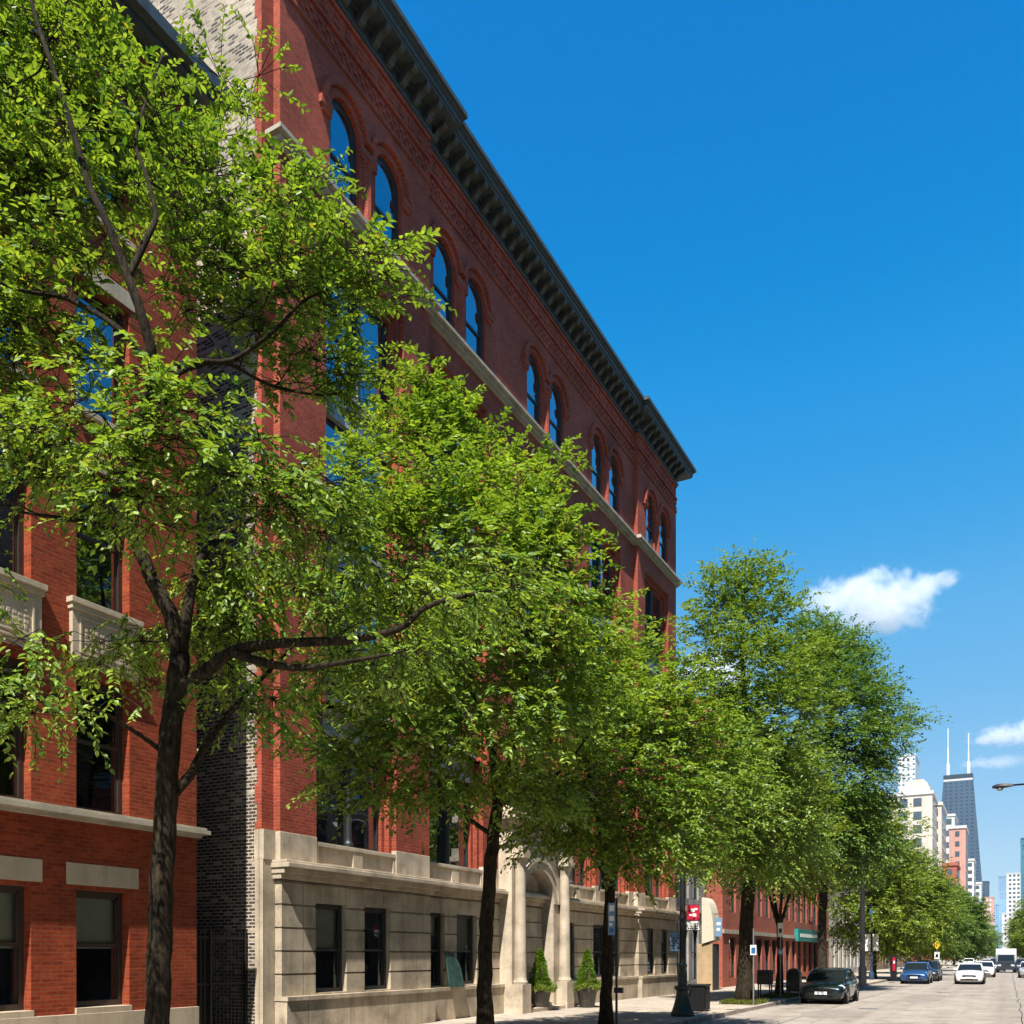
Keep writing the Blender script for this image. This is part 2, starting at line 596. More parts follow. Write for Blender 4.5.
M_BLACK = plain('black_iron', (0.012, 0.012, 0.013), 0.45, 0.0, 0.5, 0.3)
M_GREENIRON = plain('green_iron', (0.018, 0.045, 0.045), 0.4, 0.0, 0.5, 0.4, 20)
M_ROAD = ground_mat('road_surface', (0.315, 0.275, 0.232), cracks=True)
M_WALK = ground_mat('pavement_concrete', (0.42, 0.36, 0.29), slab=1.5)
M_KERB = ground_mat('kerb_concrete', (0.40, 0.35, 0.29), slab=None, dirt=0.45)
M_GROUND = ground_mat('ground_soil', (0.20, 0.18, 0.15))
M_PIT = ground_mat('tree_pit_soil', (0.10, 0.085, 0.055), speck=25)
M_GRASS = plain('grass', (0.13, 0.19, 0.035), 0.8, var=0.4, scale=40)
M_POT = plain('grey_pot', (0.085, 0.08, 0.075), 0.7, var=0.25, scale=12)
M_WHITE = plain('white_paint', (0.78, 0.78, 0.76), 0.5, var=0.05)
M_METAL = plain('grey_metal', (0.30, 0.30, 0.30), 0.45, 0.6, 0.5, 0.15)
M_TYRE = plain('tyre_rubber', (0.012, 0.012, 0.012), 0.85)
M_RIM = plain('alloy_rim', (0.42, 0.43, 0.44), 0.3, 0.8)
M_CGLASS = glass_mat('car_glass', body=(0.012, 0.016, 0.018), see=0.1, refl=0.0, k=1.0, wav=0.0)
M_LAMP = plain('lamp_glass', (0.50, 0.52, 0.53), 0.12, 0.0, 0.8, 0.35, 30)
M_AMBER = plain('amber_glass', (0.5, 0.14, 0.03), 0.2)


# ------------------------------------------------------------------ ground, road, pavements
XF = -14.65          # facade line on the left
KL, KR = -8.2, 2.9   # kerb lines
RZ = -0.13           # road level (pavement is 0)


def structure(name, mb, mat, **k):
    return tag(mb.build(name, mat, **k), kind='structure')


b = MB(); b.face([(-1800, -300, -0.30), (900, -300, -0.30), (900, 2370, -0.30), (-1800, 2370, -0.30)])
structure('ground', b, M_GROUND)
b = MB(); b.box(KL - 0.1, KR + 0.1, -60, 1500, -0.29, RZ)
structure('road', b, M_ROAD)
b = MB(); b.box(-60, KL - 0.18, -60, 1500, -0.28, 0.0); b.box(-60, -15, 1500.01, 1501, -0.28, -0.02)
structure('pavement', b, M_WALK)
b = MB()
rk = random.Random(2)
y = -60.0
while y < 700:
    L = 3.0
    dz = rk.uniform(-0.012, 0.008)
    b.box(KL - 0.19, KL + rk.uniform(-0.012, 0.006), y + 0.008, y + L - 0.008, -0.29, 0.006 + dz)
    y += L
structure('kerb', b, M_KERB)
b = MB(); b.box(KR + 0.18, 40, -60, 1500, -0.28, 0.0)
structure('pavement', b, M_WALK)
b = MB(); b.box(KR, KR + 0.19, -60, 700, -0.29, 0.006)
structure('kerb', b, M_KERB)


# ------------------------------------------------------------------ wall with openings
def facade(mb, T, s0, s1, z0, z1, holes=(), depth=0.3, reveal=True):
    """wall sheet from s0..s1, z0..z1 with holes (a, b, lo, hi, arch) ; T maps (s, z, d) to the world"""
    holes = sorted(holes)
    cur = s0

    def q(a, b_, lo, hi):
        if b_ - a > 1e-4 and hi - lo > 1e-4:
            mb.face([T(a, lo, 0), T(b_, lo, 0), T(b_, hi, 0), T(a, hi, 0)])
    for (a, b_, lo, hi, arch) in holes:
        q(cur, a, z0, z1)
        lo_c, hi_c = max(lo, z0), min(hi, z1)
        q(a, b_, z0, lo_c)
        if reveal:
            mb.face([T(a, lo_c, 0), T(a, hi_c, 0), T(a, hi_c, -depth), T(a, lo_c, -depth)])
            mb.face([T(b_, lo_c, 0), T(b_, lo_c, -depth), T(b_, hi_c, -depth), T(b_, hi_c, 0)])
            if lo >= z0 - 1e-4:
                mb.face([T(a, lo_c, 0), T(a, lo_c, -depth), T(b_, lo_c, -depth), T(b_, lo_c, 0)])
        if arch:
            n = 14
            c, r = (a + b_) / 2, (b_ - a) / 2
            pts = [(c - r * math.cos(PI * k / n), hi + r * math.sin(PI * k / n)) for k in range(n + 1)]
            for k in range(n):
                (p, pz), (p2, pz2) = pts[k], pts[k + 1]
                mb.face([T(p, pz, 0), T(p2, pz2, 0), T(p2, z1, 0), T(p, z1, 0)])
                if reveal:
                    mb.face([T(p, pz, 0), T(p, pz, -depth), T(p2, pz2, -depth), T(p2, pz2, 0)])
        else:
            q(a, b_, hi_c, z1)
            if reveal and hi <= z1 + 1e-4:
                mb.face([T(a, hi_c, 0), T(b_, hi_c, 0), T(b_, hi_c, -depth), T(a, hi_c, -depth)])
        cur = b_
    q(cur, s1, z0, z1)


def front(xf):
    return lambda s, z, d: (xf + d, s, z)


def arch_pts(c, r, spring, n=14):
    return [(c - r * math.cos(PI * k / n), spring + r * math.sin(PI * k / n)) for k in range(n + 1)]


def window(parent, xg, s0, s1, z0, z1, arch=False, sash=0.46, fw=0.07, mat=None, glass=None, blind=0.0, rng=random):
    """sash window whose frame face is at x = xg: object 'window' (frame), children 'pane', 'blind'"""
    mat = mat or M_FRAME
    b = MB()
    zt = z1 + ((s1 - s0) / 2 if arch else 0)
    zm = z0 + (zt - z0) * sash
    b.box(xg - 0.08, xg, s0, s0 + fw, z0, z1)
    b.box(xg - 0.08, xg, s1 - fw, s1, z0, z1)
    b.box(xg - 0.08, xg, s0 + fw, s1 - fw, z0, z0 + fw * 1.2)
    # sashes: upper proud, lower set back
    b.box(xg - 0.055, xg - 0.012, s0 + fw, s1 - fw, zm - 0.03, zm + 0.035)
    for a in (s0 + fw, s1 - fw - 0.045):
        b.box(xg - 0.05, xg - 0.015, a, a + 0.045, zm + 0.035, z1)
        b.box(xg - 0.075, xg - 0.045, a, a + 0.045, z0 + fw * 1.2, zm - 0.03)
    if arch:
        po, pi_ = arch_pts((s0 + s1) / 2, (s1 - s0) / 2, z1), arch_pts((s0 + s1) / 2, (s1 - s0) / 2 - fw - 0.045, z1)
        for k in range(14):
            q = [po[k], po[k + 1], pi_[k + 1], pi_[k]]
            b.prism(q, xg - 0.08, xg, 'x')
    else:
        b.box(xg - 0.08, xg, s0 + fw, s1 - fw, z1 - fw, z1)
        b.box(xg - 0.05, xg - 0.015, s0 + fw, s1 - fw, z1 - fw - 0.045, z1 - fw)
    w_ = b.build('window', mat, parent)
    g = MB()
    lo = [(s0 + 0.03, zm - 0.0), (s1 - 0.03, zm - 0.0), (s1 - 0.03, z0 + 0.03), (s0 + 0.03, z0 + 0.03)]
    t = rng.uniform(-0.006, 0.006)
    g.face([(xg - 0.058, p[0], p[1]) for p in lo[::-1]])
    if arch:
        up = [(s0 + 0.03, zm), (s1 - 0.03, zm)] + arch_pts((s0 + s1) / 2, (s1 - s0) / 2 - 0.03, z1)[::-1]
    else:
        up = [(s0 + 0.03, zm), (s1 - 0.03, zm), (s1 - 0.03, z1 - 0.03), (s0 + 0.03, z1 - 0.03)]
    g.face([(xg - 0.036 + t * (p[1] - zm), p[0], p[1]) for p in up])
    g.build('pane', glass or M_GLASS, w_, local=False)
    if blind:
        h = MB()
        zb = zt - (zt - z0) * blind
        h.box(xg - 0.16, xg - 0.15, s0 + 0.05, s1 - 0.05, zb, zt - 0.05)
        h.build('blind', M_BLIND, w_)
    return w_


# ------------------------------------------------------------------ the long red brick building
MY0, MY1 = 15.2, 43.5
PV1, PV2 = 21.6, 38.2          # the two end pavilions project by PJ
PJ = 0.2
ZT = 25.15                       # underside of the cornice
BACK = -34.0
main = thing('brick_building', 'long red brick building with stone base, paired arched top windows and dark bracketed cornice',
             'building', (XF, (MY0 + MY1) / 2, 0))
ARCH = [18.75, 23.6, 29.45, 35.05, 40.75]
LOW = [18.4, 23.35, 32.3, 36.0, 40.75]
segs = [(MY0 + 0.36, PV1, XF + PJ), (PV1, PV2, XF), (PV2, MY1, XF + PJ)]


def seg_of(s):
    for a, b_, x in segs:
        if a <= s <= b_: return x
    return XF


BW = 2.7      # clear width of a window bay
JS = 0.13     # step of the jambs
wall = MB()
sb = MB()
rw = random.Random(11)
BZ0, BZ1 = 4.05, 19.35
for (a, b_, x) in segs:
    T = front(x)
    bays = [c for c in ARCH if a < c < b_]
    low = [c for c in LOW if a < c < b_]
    # storeys two to five: tall recessed bays
    facade(wall, T, a, b_, 8.0, 20.15, [(c - BW / 2 - 2 * JS, c + BW / 2 + 2 * JS, 8.0, BZ1, False) for c in bays], 0.62)
    facade(wall, T, a, b_, 4.05, 8.0, [(c - BW / 2 - 2 * JS, c + BW / 2 + 2 * JS, 4.05, 8.0, False) for c in low], 0.62)
    for grp, z0, z1 in ((bays, 8.0, BZ1), (low, 4.05, 8.0)):
        for c in grp:
            for sgn in (-1, 1):
                e = c + sgn * (BW / 2 + 2 * JS)
                for k in (0, 1):
                    wall.box(x - 0.62, x - 0.15 * (k + 1), e - sgn * k * JS, e - sgn * (k + 1) * JS, z0, z1 - 0.16 * (k + 1))
            if z1 > 10:
                for k in (0, 1):
                    hw = BW / 2 + (2 - k) * JS - JS
                    wall.box(x - 0.6, x - 0.15 * (k + 1), c - BW / 2 - JS * (2 - k) + 0.002, c + BW / 2 + JS * (2 - k) - 0.002, z1 - 0.16 * (k + 1), z1 - 0.16 * k - 0.002)
    # top storey with paired arches
    holes = []
    for c in bays:
        holes += [(c - 0.9 - 0.57, c - 0.9 + 0.57, 20.5, 22.45, True), (c + 0.9 - 0.57, c + 0.9 + 0.57, 20.5, 22.45, True)]
    facade(wall, T, a, b_, 20.15, ZT + 0.3, holes, 0.42)
    for c in bays:
        for o in (-0.9, 0.9):
            # stepped brick hood over each arch
            for r0, r1, d in ((0.57, 0.74, 0.035), (0.78, 0.92, 0.13)):
                po, pi_ = arch_pts(c + o, r1, 22.45, 18), arch_pts(c + o, r0, 22.45, 18)
                for k in range(18):
                    if r1 > 0.9:   # hoods meet between the pair
                        if o < 0 and (pi_[k][0] > c or po[k + 1][0] > c + 0.02): continue
                        if o > 0 and (pi_[k + 1][0] < c or po[k][0] < c - 0.02): continue
                    wall.prism([po[k], po[k + 1], pi_[k + 1], pi_[k]], x - 0.05, x + d, 'x')
        # imposts and the colonnette between the pair
        wall.box(x - 0.05, x + 0.08, c - 0.332, c + 0.332, 22.28, 22.47)
        wall.box(x - 0.05, x + 0.07, c - 0.333, c + 0.333, 22.16, 22.279)
        wall.lathe([(0.19, 0), (0.19, 0.15), (0.15, 0.2), (0.15, 1.5), (0.2, 1.6), (0.22, 1.66)], x - 0.03, c, 10, 20.5)
        for sgn in (-1, 1):
            wall.box(x - 0.05, x + 0.10, c + sgn * 1.466, c + sgn * 1.87, 22.28, 22.47)
            wall.box(x - 0.05, x + 0.07, c + sgn * 1.468, c + sgn * 1.80, 22.16, 22.279)
    # corbelled chequer bands
    s = a + 0.06
    k = 0
    while s < b_ - 0.1:
        for row in range(3):
            if (k + row) % 2 == 0:
                wall.box(x - 0.03, x + 0.04, s, s + 0.13, 23.92 + row * 0.14, 23.92 + row * 0.14 + 0.13)
        if k % 3 == 0:
            wall.box(x - 0.03, x + 0.025, s, s + 0.22, 24.66, 24.80)
            wall.box(x - 0.03, x + 0.025, s + 0.05, s + 0.17, 24.83, 24.95)
        s += 0.15; k += 1
    wall.box(x - 0.03, x + 0.06, a + 0.001, b_ - 0.001, 23.78, 23.87)
    wall.box(x - 0.03, x + 0.075, a + 0.001, b_ - 0.001, 24.40, 24.50)
    wall.box(x - 0.03, x + 0.06, a + 0.001, b_ - 0.001, 25.02, 25.14)
# flush corner strip and the returns of the pavilions
Tc = front(XF)
facade(wall, Tc, MY0, MY0 + 0.36, 4.05, ZT + 0.3)
for yy, x0, x1 in ((MY0 + 0.36, XF, XF + PJ), (PV2, XF, XF + PJ)):
    wall.face([(x0, yy, 4.05), (x1, yy, 4.05), (x1, yy, ZT + 0.3), (x0, yy, ZT + 0.3)])
wall.face([(XF + PJ, PV1, 4.05), (XF, PV1, 4.05), (XF, PV1, ZT + 0.3), (XF + PJ, PV1, ZT + 0.3)])
# brick return on the alley side, toothed into the cream brick
z = 4.05
k = 0
while z < ZT:
    dpt = 0.21 if k % 2 else 0.14
    wall.box(XF - dpt, XF - 0.001, MY0 - 0.012, MY0 + 0.1, z, z + 0.42)
    z += 0.42; k += 1
wall.build('brick_front', M_BRICK, main)
# shell
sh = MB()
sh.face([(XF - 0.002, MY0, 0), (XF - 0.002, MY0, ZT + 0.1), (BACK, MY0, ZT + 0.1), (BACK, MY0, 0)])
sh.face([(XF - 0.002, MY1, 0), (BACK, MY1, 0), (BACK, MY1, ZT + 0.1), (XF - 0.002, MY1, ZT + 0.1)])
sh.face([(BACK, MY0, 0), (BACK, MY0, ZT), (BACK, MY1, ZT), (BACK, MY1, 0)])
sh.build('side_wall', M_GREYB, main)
sh = MB()
sh.box(BACK - 0.05, XF - 0.1, MY0 - 0.06, MY1 + 0.06, ZT + 0.1, ZT + 0.28)
sh.build('roof', M_ROOF, main)
sh = MB()
for zz in (4.1, 8.0, 12.1, 15.8, 20.2):
    sh.box(XF - 9, XF - 0.66, MY0 + 0.3, MY1 - 0.3, zz, zz + 0.15)
sh.box(XF - 9.1, XF - 9, MY0 + 0.3, MY1 - 0.3, 0, ZT)
sh.build('interior_floor', M_ROOM, main)

# stone ground storey: rusticated courses
GW = []      # ground windows (a, b)
for a_, b_ in ((314, 345), (363, 389), (431, 449), (461, 481)):
    GW.append((yx(a_, XF + PJ), yx(b_, XF + PJ)))
GW += [(30.6, 31.8), (33.6, 34.8), (35.3, 36.5), (39.3, 40.3), (41.2, 42.2)]
PORT = (25.95, 29.85)
base = MB()
for (a, b_, x) in segs:
    x = x + 0.05
    T = front(x)
    Tg = front(x - 0.06)
    holes = [(g0, g1, 1.0, 3.13, False) for g0, g1 in GW if a <= g0 and g1 <= b_]
    z = 0.95
    while z < 3.6:
        h = 0.53 if z < 3.0 else 0.53
        z1 = min(z + h, 3.62)
        facade(base, T, a, b_, z, z1 - 0.045, holes, 0.40)
        facade(base, Tg, a, b_, z1 - 0.045, z1, holes, 0.34)
        base.face([T(a, z1 - 0.035, 0), T(b_, z1 - 0.035, 0), T(b_, z1 - 0.035, -0.045), T(a, z1 - 0.035, -0.045)][::1]) if False else None
        # ledges of the groove
        cur = a
        for g0, g1, lo, hi, ar in sorted(holes) + [(b_, b_, 0, 9, False)]:
            if lo <= z1 - 0.02 <= hi or g0 == b_:
                base.box(x - 0.061, x - 0.0005, cur, g0, z1 - 0.047, z1 - 0.046)
                base.box(x - 0.061, x - 0.0005, cur, g0, z1 + 0.0, z1 + 0.001)
                cur = g1
        z = z1
    # plinth, end to end with a cap
    base.box(XF - 0.3, x + 0.16, a, b_, -0.05, 0.86)
    base.box(XF - 0.3, x + 0.20, a - 0.02, b_ - 0.024, 0.86, 0.955)
for g0, g1 in GW:
    pass
x = XF + 0.05
facade(base, front(x), MY0, MY0 + 0.36, 0.0, 4.05)
for zz in (1.48, 2.01, 2.54, 3.07, 3.6):
    pass
for yy in (MY0 + 0.36, PV2):
    z = 0.95
    while z < 3.6:
        base.face([(XF + 0.02, yy, z), (XF + PJ + 0.05, yy, z), (XF + PJ + 0.05, yy, min(z + 0.495, 3.62)), (XF + 0.02, yy, min(z + 0.495, 3.62))])
        base.face([(XF + 0.02, yy + 0.03, z + 0.495), (XF + PJ, yy + 0.03, z + 0.495), (XF + PJ, yy + 0.03, z + 0.53), (XF + 0.02, yy + 0.03, z + 0.53)])
        z += 0.53
base.face([(XF - 0.2, MY0 - 0.015, 0), (XF + 0.05, MY0 - 0.015, 0), (XF + 0.05, MY0 - 0.015, 4.06), (XF - 0.2, MY0 - 0.015, 4.06)])
base.box(XF - 0.22, XF + 0.07, MY0 - 0.018, MY0 + 0.36, 4.05, 4.72)
base.build('stone_base', M_STONE, main)

# moulding above the base, broken forward at the pavilions
corn = MB()
for (a, b_, x) in segs:
    e0 = 0.02 if a < 20 else 0.0
    for d, z0, z1 in ((0.10, 3.62, 3.74), (0.22, 3.74, 3.87), (0.38, 3.87, 3.98), (0.30, 3.98, 4.045)):
        corn.box(XF - 0.3, x + d, a + (-min(d, .06 + d * .2) if x > XF else d + 0.002), b_ + (d if a < 20 else (0.0 if a > 30 else -d - 0.002)), z0, z1 - 0.002)
corn.build('base_moulding', M_STONEP, main, bevel=0.012)

# stone pier bases and window aprons
ap = MB()
for (a, b_, x) in segs:
    low = [c for c in LOW if a < c < b_]
    edges = [a] + sum([[c - BW / 2 - 2 * JS, c + BW / 2 + 2 * JS] for c in low], []) + [b_]
    for i in range(0, len(edges), 2):
        if edges[i + 1] - edges[i] > 0.05:
            ap.box(x - 0.5, x + 0.014, edges[i] - 0.012, edges[i + 1] + 0.012, 4.055, 4.70)
    for c in low:
        h = BW / 2 + 2 * JS - 0.013
        ap.box(x - 0.6, x - 0.06, c - h, c + h, 4.055, 4.50)
        ap.box(x - 0.6, x - 0.0, c - h, c + h, 4.50, 4.60)
        for q0, q1 in ((c - h, c - h + 0.1), (c - 0.2, c + 0.2), (c + h - 0.1, c + h)):
            ap.box(x - 0.3, x - 0.015, q0, q1, 4.056, 4.50)
ap.build('window_apron', M_STONEP, main, bevel=0.01)

# windows of storeys two to five
FL = [(4.62, 7.35, LOW), (8.3, 11.45, ARCH), (12.35, 15.25, ARCH), (16.1, 18.98, ARCH)]
for fi, (z0, z1, cs) in enumerate(FL):
    for c in cs:
        x = seg_of(c)
        xg = x - 0.40
        half = BW / 2
        top = z1 if fi < 3 else 19.02
        for sgn in (-1, 1):
            s0, s1 = sorted((c + sgn * 0.14, c + sgn * (half - 0.0)))
            window(main, xg, s0 + 0.0, s1, z0, top, blind=rw.choice([0, 0, 0, 0.35, 0.5]) if fi else rw.choice([0, 0.3, 0.45]), rng=rw)
        mu = MB()
        mu.box(xg - 0.1, xg + 0.05, c - 0.138, c + 0.138, z0, top)
        mu.lathe([(0.13, 0), (0.13, 0.12), (0.10, 0.17), (0.09, 0.22), (0.09, top - z0 - 0.35), (0.11, top - z0 - 0.28), (0.13, top - z0 - 0.18), (0.13, top - z0 - 0.01)], xg + 0.06, c, 10, z0)
        mu.build('mullion', M_FRAME, main)
for i, (z0, z1) in enumerate(((7.36, 8.29), (11.46, 12.34), (15.26, 16.09))):
    for c in (ARCH if i else ARCH):
        x = seg_of(c)
        pn = MB()
        if i == 0 and c not in (18.75, 23.6, 40.75): pass
        h = BW / 2 - 0.003
        pn.box(x - 0.6, x - 0.33, c - h, c + h, z0, z1)
        pn.box(x - 0.4, x - 0.22, c - h, c + h, z1 - 0.12, z1 - 0.002)
        pn.box(x - 0.4, x - 0.26, c - h, c + h, z0 + 0.002, z0 + 0.12)
        pn.build('spandrel', M_PANEL, main)
for c in ARCH:
    x = seg_of(c)
    for o in (-0.9, 0.9):
        window(main, x - 0.10, c + o - 0.57, c + o + 0.57, 20.5, 22.45, arch=True, sash=0.42, fw=0.12, rng=rw)
for g0, g1 in GW:
    x = seg_of(g0) + 0.05
    window(main, x - (0.15 if g0 < 30 else 0.09), g0, g1, 1.0, 3.13, sash=0.48, fw=0.085, blind=rw.choice([0.0, 0.3, 0.5]), rng=rw, glass=M_GLASSL)

# belt course under the arches
bt = MB()
for i, (a, b_, x) in enumerate(segs):
    for d, z0, z1 in ((0.08, 20.12, 20.2), (0.16, 20.2, 20.32), (0.27, 20.32, 20.42), (0.20, 20.42, 20.498)):
        bt.box(XF - 0.15, x + d, a + (-d if i != 1 else d + 0.002), b_ + (-d - 0.002 if i == 1 else d), z0, z1 - 0.001)
bt.build('belt_course', M_BELT, main)

# main cornice with brackets
cn = MB()
for i, (a, b_, x) in enumerate(segs):
    def bar(d, z0, z1):
        cn.box(XF - 0.3, x + d, a + (-d if i != 1 else d + 0.002), b_ + (-d - 0.002 if i == 1 else d), z0, z1 - 0.001)
    bar(0.10, ZT, ZT + 0.10)
    bar(0.05, ZT + 0.10, ZT + 0.42)
    bar(0.16, ZT + 0.42, ZT + 0.50)
    bar(0.62, ZT + 0.50, ZT + 0.58)
    bar(0.66, ZT + 0.58, ZT + 0.74)
    bar(0.72, ZT + 0.74, ZT + 0.82)
    bar(0.80, ZT + 0.82, ZT + 0.96)
    bar(0.74, ZT + 0.96, ZT + 1.0)
cn.build('cornice', M_CORN, main)
prof = [(0.0, 0.02), (0.06, 0.0), (0.16, 0.03), (0.22, 0.12), (0.30, 0.20), (0.46, 0.22), (0.54, 0.28), (0.55, 0.38), (0.0, 0.38)]
bkm = None
for (a, b_, x) in segs:
    n = int(round((b_ - a) / 0.58))
    for k in range(n):
        s = a + (k + 0.5) * (b_ - a) / n
        if bkm is None:
            q = MB(); q.prism([(u, v) for u, v in prof], -0.09, 0.09, 'y')
            bo = q.build('bracket', M_BRKT, main, local=True)
            bkm = bo.data
        else:
            bo = bpy.data.objects.new('bracket', bkm); COL.objects.link(bo); bo.parent = main
        bo.location = Vector((x + 0.052, s, ZT + 0.115)) - main.location

# entrance portal
pt = MB()
px_ = XF + 0.50
p0, p1 = PORT
pc = (p0 + p1) / 2
T = front(px_)
facade(pt, T, p0, p1, 0.0, 6.5, [(pc - 1.15, pc + 1.15, 0.0, 3.7, True)], 1.0)
pt.face([(XF - 0.3, p0, 0), (px_, p0, 0), (px_, p0, 6.5), (XF - 0.3, p0, 6.5)])
pt.face([(px_, p1, 0), (XF - 0.3, p1, 0), (XF - 0.3, p1, 6.5), (px_, p1, 6.5)])
for d, z0, z1 in ((0.08, 5.5, 5.62), (0.14, 6.2, 6.32), (0.26, 6.32, 6.5), (0.20, 6.5, 6.62)):
    pt.box(XF - 0.2, px_ + d, p0 - d, p1 + d, z0, z1)
for r0, r1, d in ((1.15, 1.4, 0.05), (1.4, 1.55, 0.09)):
    po, pi_ = arch_pts(pc, r1, 3.7, 18), arch_pts(pc, r0, 3.7, 18)
    for k in range(18):
        pt.prism([po[k], po[k + 1], pi_[k + 1], pi_[k]], px_ - 0.05, px_ + d, 'x')
pt.prism([(p0 + 0.1, 6.63), (p1 - 0.1, 6.63), (pc, 7.7)], XF - 0.1, px_ + 0.1, 'x')
portal = pt.build('entrance_portal', M_STONEP, main)
for yy in (p0 + 0.26, p1 - 0.26):
    q = MB()
    q.box(px_ - 0.05, px_ + 0.42, yy - 0.30, yy + 0.30, -0.02, 0.95)
    q.lathe([(0.24, 0.95), (0.25, 1.02), (0.21, 1.08), (0.205, 1.2), (0.175, 4.7), (0.18, 4.8), (0.24, 4.95), (0.26, 5.05)], px_ + 0.18, yy, 16)
    q.box(px_ - 0.05, px_ + 0.46, yy - 0.30, yy + 0.30, 5.05, 5.2)
    q.box(px_ - 0.05, px_ + 0.40, yy - 0.26, yy + 0.26, 5.2, 5.48)
    q.build('column', M_STONEP, main, smooth='auto')
q = MB()
q.box(px_ - 0.98, px_ - 0.92, pc - 1.14, pc + 1.14, 0.0, 4.9)
q.box(px_ - 0.93, px_ - 0.86, pc - 1.14, pc - 1.0, 0.0, 3.7)
q.box(px_ - 0.93, px_ - 0.86, pc + 1.0, pc + 1.14, 0.0, 3.7)
q.box(px_ - 0.93, px_ - 0.86, pc - 0.06, pc + 0.06, 0.0, 2.6)
q.box(px_ - 0.93, px_ - 0.84, pc - 1.0, pc + 1.0, 2.6, 2.78)
dr = q.build('door', M_FRAMEB, main)
q = MB(); q.lathe([(0.03, 0), (0.03, 0.3)], px_ - 0.82, pc + 0.13, 8, 0.95)
q.build('handle', M_METAL, dr)
q = MB()
q.box(px_ - 0.3, px_ + 0.35, p0 + 0.6, p1 - 0.6, 0.0, 0.12); q.box(px_ - 0.9, px_ - 0.05, p0 + 0.65, p1 - 0.65, 0.12, 0.24)
q.build('doorstep', M_STONEP, main)

# ------------------------------------------------------------------ orange brick building on the left
LY0, LY1, LZ = -4.0, 13.33, 19.75
left = thing('brick_building', 'orange brick building with pale stone lintels at the left edge, before the alley',
             'building', (XF, (LY0 + LY1) / 2, 0))
lw = MB(); ls = MB()
T = front(XF)
pitch = 1.98
cols = [11.70 - 1.12 - pitch * k for k in range(7)]
LWID = 1.12
LFL = [(0.95, 3.08), (4.5, 6.95), (8.3, 10.7), (11.75, 14.1), (15.4, 17.6)]
zb = [0.55, 4.36, 8.2, 11.5, 15.2, LZ]
for i, (z0, z1) in enumerate(LFL):
    facade(lw, T, LY0, LY1, zb[i], zb[i + 1], [(c, c + LWID, z0, z1, False) for c in cols], 0.34)
lw.face([(XF - 0.002, LY1, 0), (XF - 14, LY1, 0), (XF - 14, LY1, LZ), (XF - 0.002, LY1, LZ)])
lw.face([(XF, LY0, 0), (XF, LY0, LZ), (XF - 14, LY0, LZ), (XF - 14, LY0, 0)])
lw.face([(XF - 14, LY0, 0), (XF - 14, LY0, LZ), (XF - 14, LY1, LZ), (XF - 14, LY1, 0)])
lw.build('brick_front', M_BRICKL, left)
ls.box(XF - 0.3, XF + 0.06, LY0, LY1 + 0.02, -0.02, 0.845)
ls.build('plinth', M_STONEL, left, bevel=0.008)
for c in cols:
    def trim(nm, *boxes):
        t = MB()
        for q in boxes: t.box(*q)
        t.build(nm, M_STONEL, left, bevel=0.006)
    trim('lintel', (XF - 0.1, XF + 0.018, c - 0.2, c + LWID + 0.2, 3.16, 3.55))
    trim('sill', (XF - 0.34, XF + 0.045, c - 0.03, c + LWID + 0.03, 0.846, 0.951))
    z0 = 7.1
    trim('carved_panel', (XF - 0.2, XF + 0.09, c - 0.14, c + LWID + 0.14, z0, z0 + 0.95), (XF - 0.1, XF + 0.13, c - 0.12, c + LWID + 0.12, z0 + 0.10, z0 + 0.14),
         *[(XF - 0.1, XF + 0.115, q0, q1, q2, q3) for q0, q1, q2, q3 in ((c, c + LWID, z0 + 0.2, z0 + 0.24), (c, c + LWID, z0 + 0.82, z0 + 0.86), (c, c + 0.04, z0 + 0.241, z0 + 0.819), (c + LWID - 0.04, c + LWID, z0 + 0.241, z0 + 0.819))],
         *[(XF - 0.1, XF + 0.105 + 0.01 * math.sin(k * 7), c + 0.1 + 0.105 * (k % 9), c + 0.17 + 0.105 * (k % 9) + 0.02 * math.sin(k * 3), z0 + 0.30 + 0.1 * (k // 9), z0 + 0.36 + 0.1 * (k // 9) + 0.02 * math.sin(k * 5)) for k in range(45)],
         (XF - 0.3, XF + 0.13, c - 0.17, c + LWID + 0.17, z0 + 0.95, z0 + 1.05), (XF - 0.3, XF + 0.17, c - 0.20, c + LWID + 0.20, z0 + 1.05, z0 + 1.15))
    for zz in (14.16, 17.66, 10.76):
        trim('lintel', (XF - 0.1, XF + 0.018, c - 0.12, c + LWID + 0.12, zz, zz + 0.3))
    for zz in (11.65, 15.3):
        trim('sill', (XF - 0.3, XF + 0.08, c - 0.08, c + LWID + 0.08, zz, zz + 0.098))
q = MB()
for d, z0, z1 in ((0.12, 4.30, 4.36), (0.30, 4.36, 4.44), (0.22, 4.44, 4.499)):
    q.box(XF - 0.1, XF + d, LY0, LY1 + d * .35, z0, z1 - 0.001)
q.build('belt_course', M_BELT, left)
q = MB()
for d, z0, z1 in ((0.12, 18.5, 18.62), (0.10, 19.2, 19.35), (0.35, 19.35, 19.5), (0.55, 19.5, 19.75), (0.48, 19.75, 19.82)):
    q.box(XF - 0.3, XF + d, LY0, LY1 + d * 0.9, z0, z1 - 0.001)
q.build('cornice', M_CORN, left)
q = MB(); q.box(XF - 13.9, XF - 0.05, LY0 + 0.1, LY1 - 0.02, LZ - 0.1, LZ - 0.01)
q.build('roof', M_ROOF, left)
q = MB()
for zz in (4.1, 7.9, 11.4, 15.0):
    q.box(XF - 6, XF - 0.4, LY0 + 0.2, LY1 - 0.2, zz, zz + 0.15)
q.box(XF - 6.1, XF - 6, LY0 + 0.2, LY1 - 0.2, 0, LZ - 0.2)
q.build('interior_floor', M_ROOM, left)
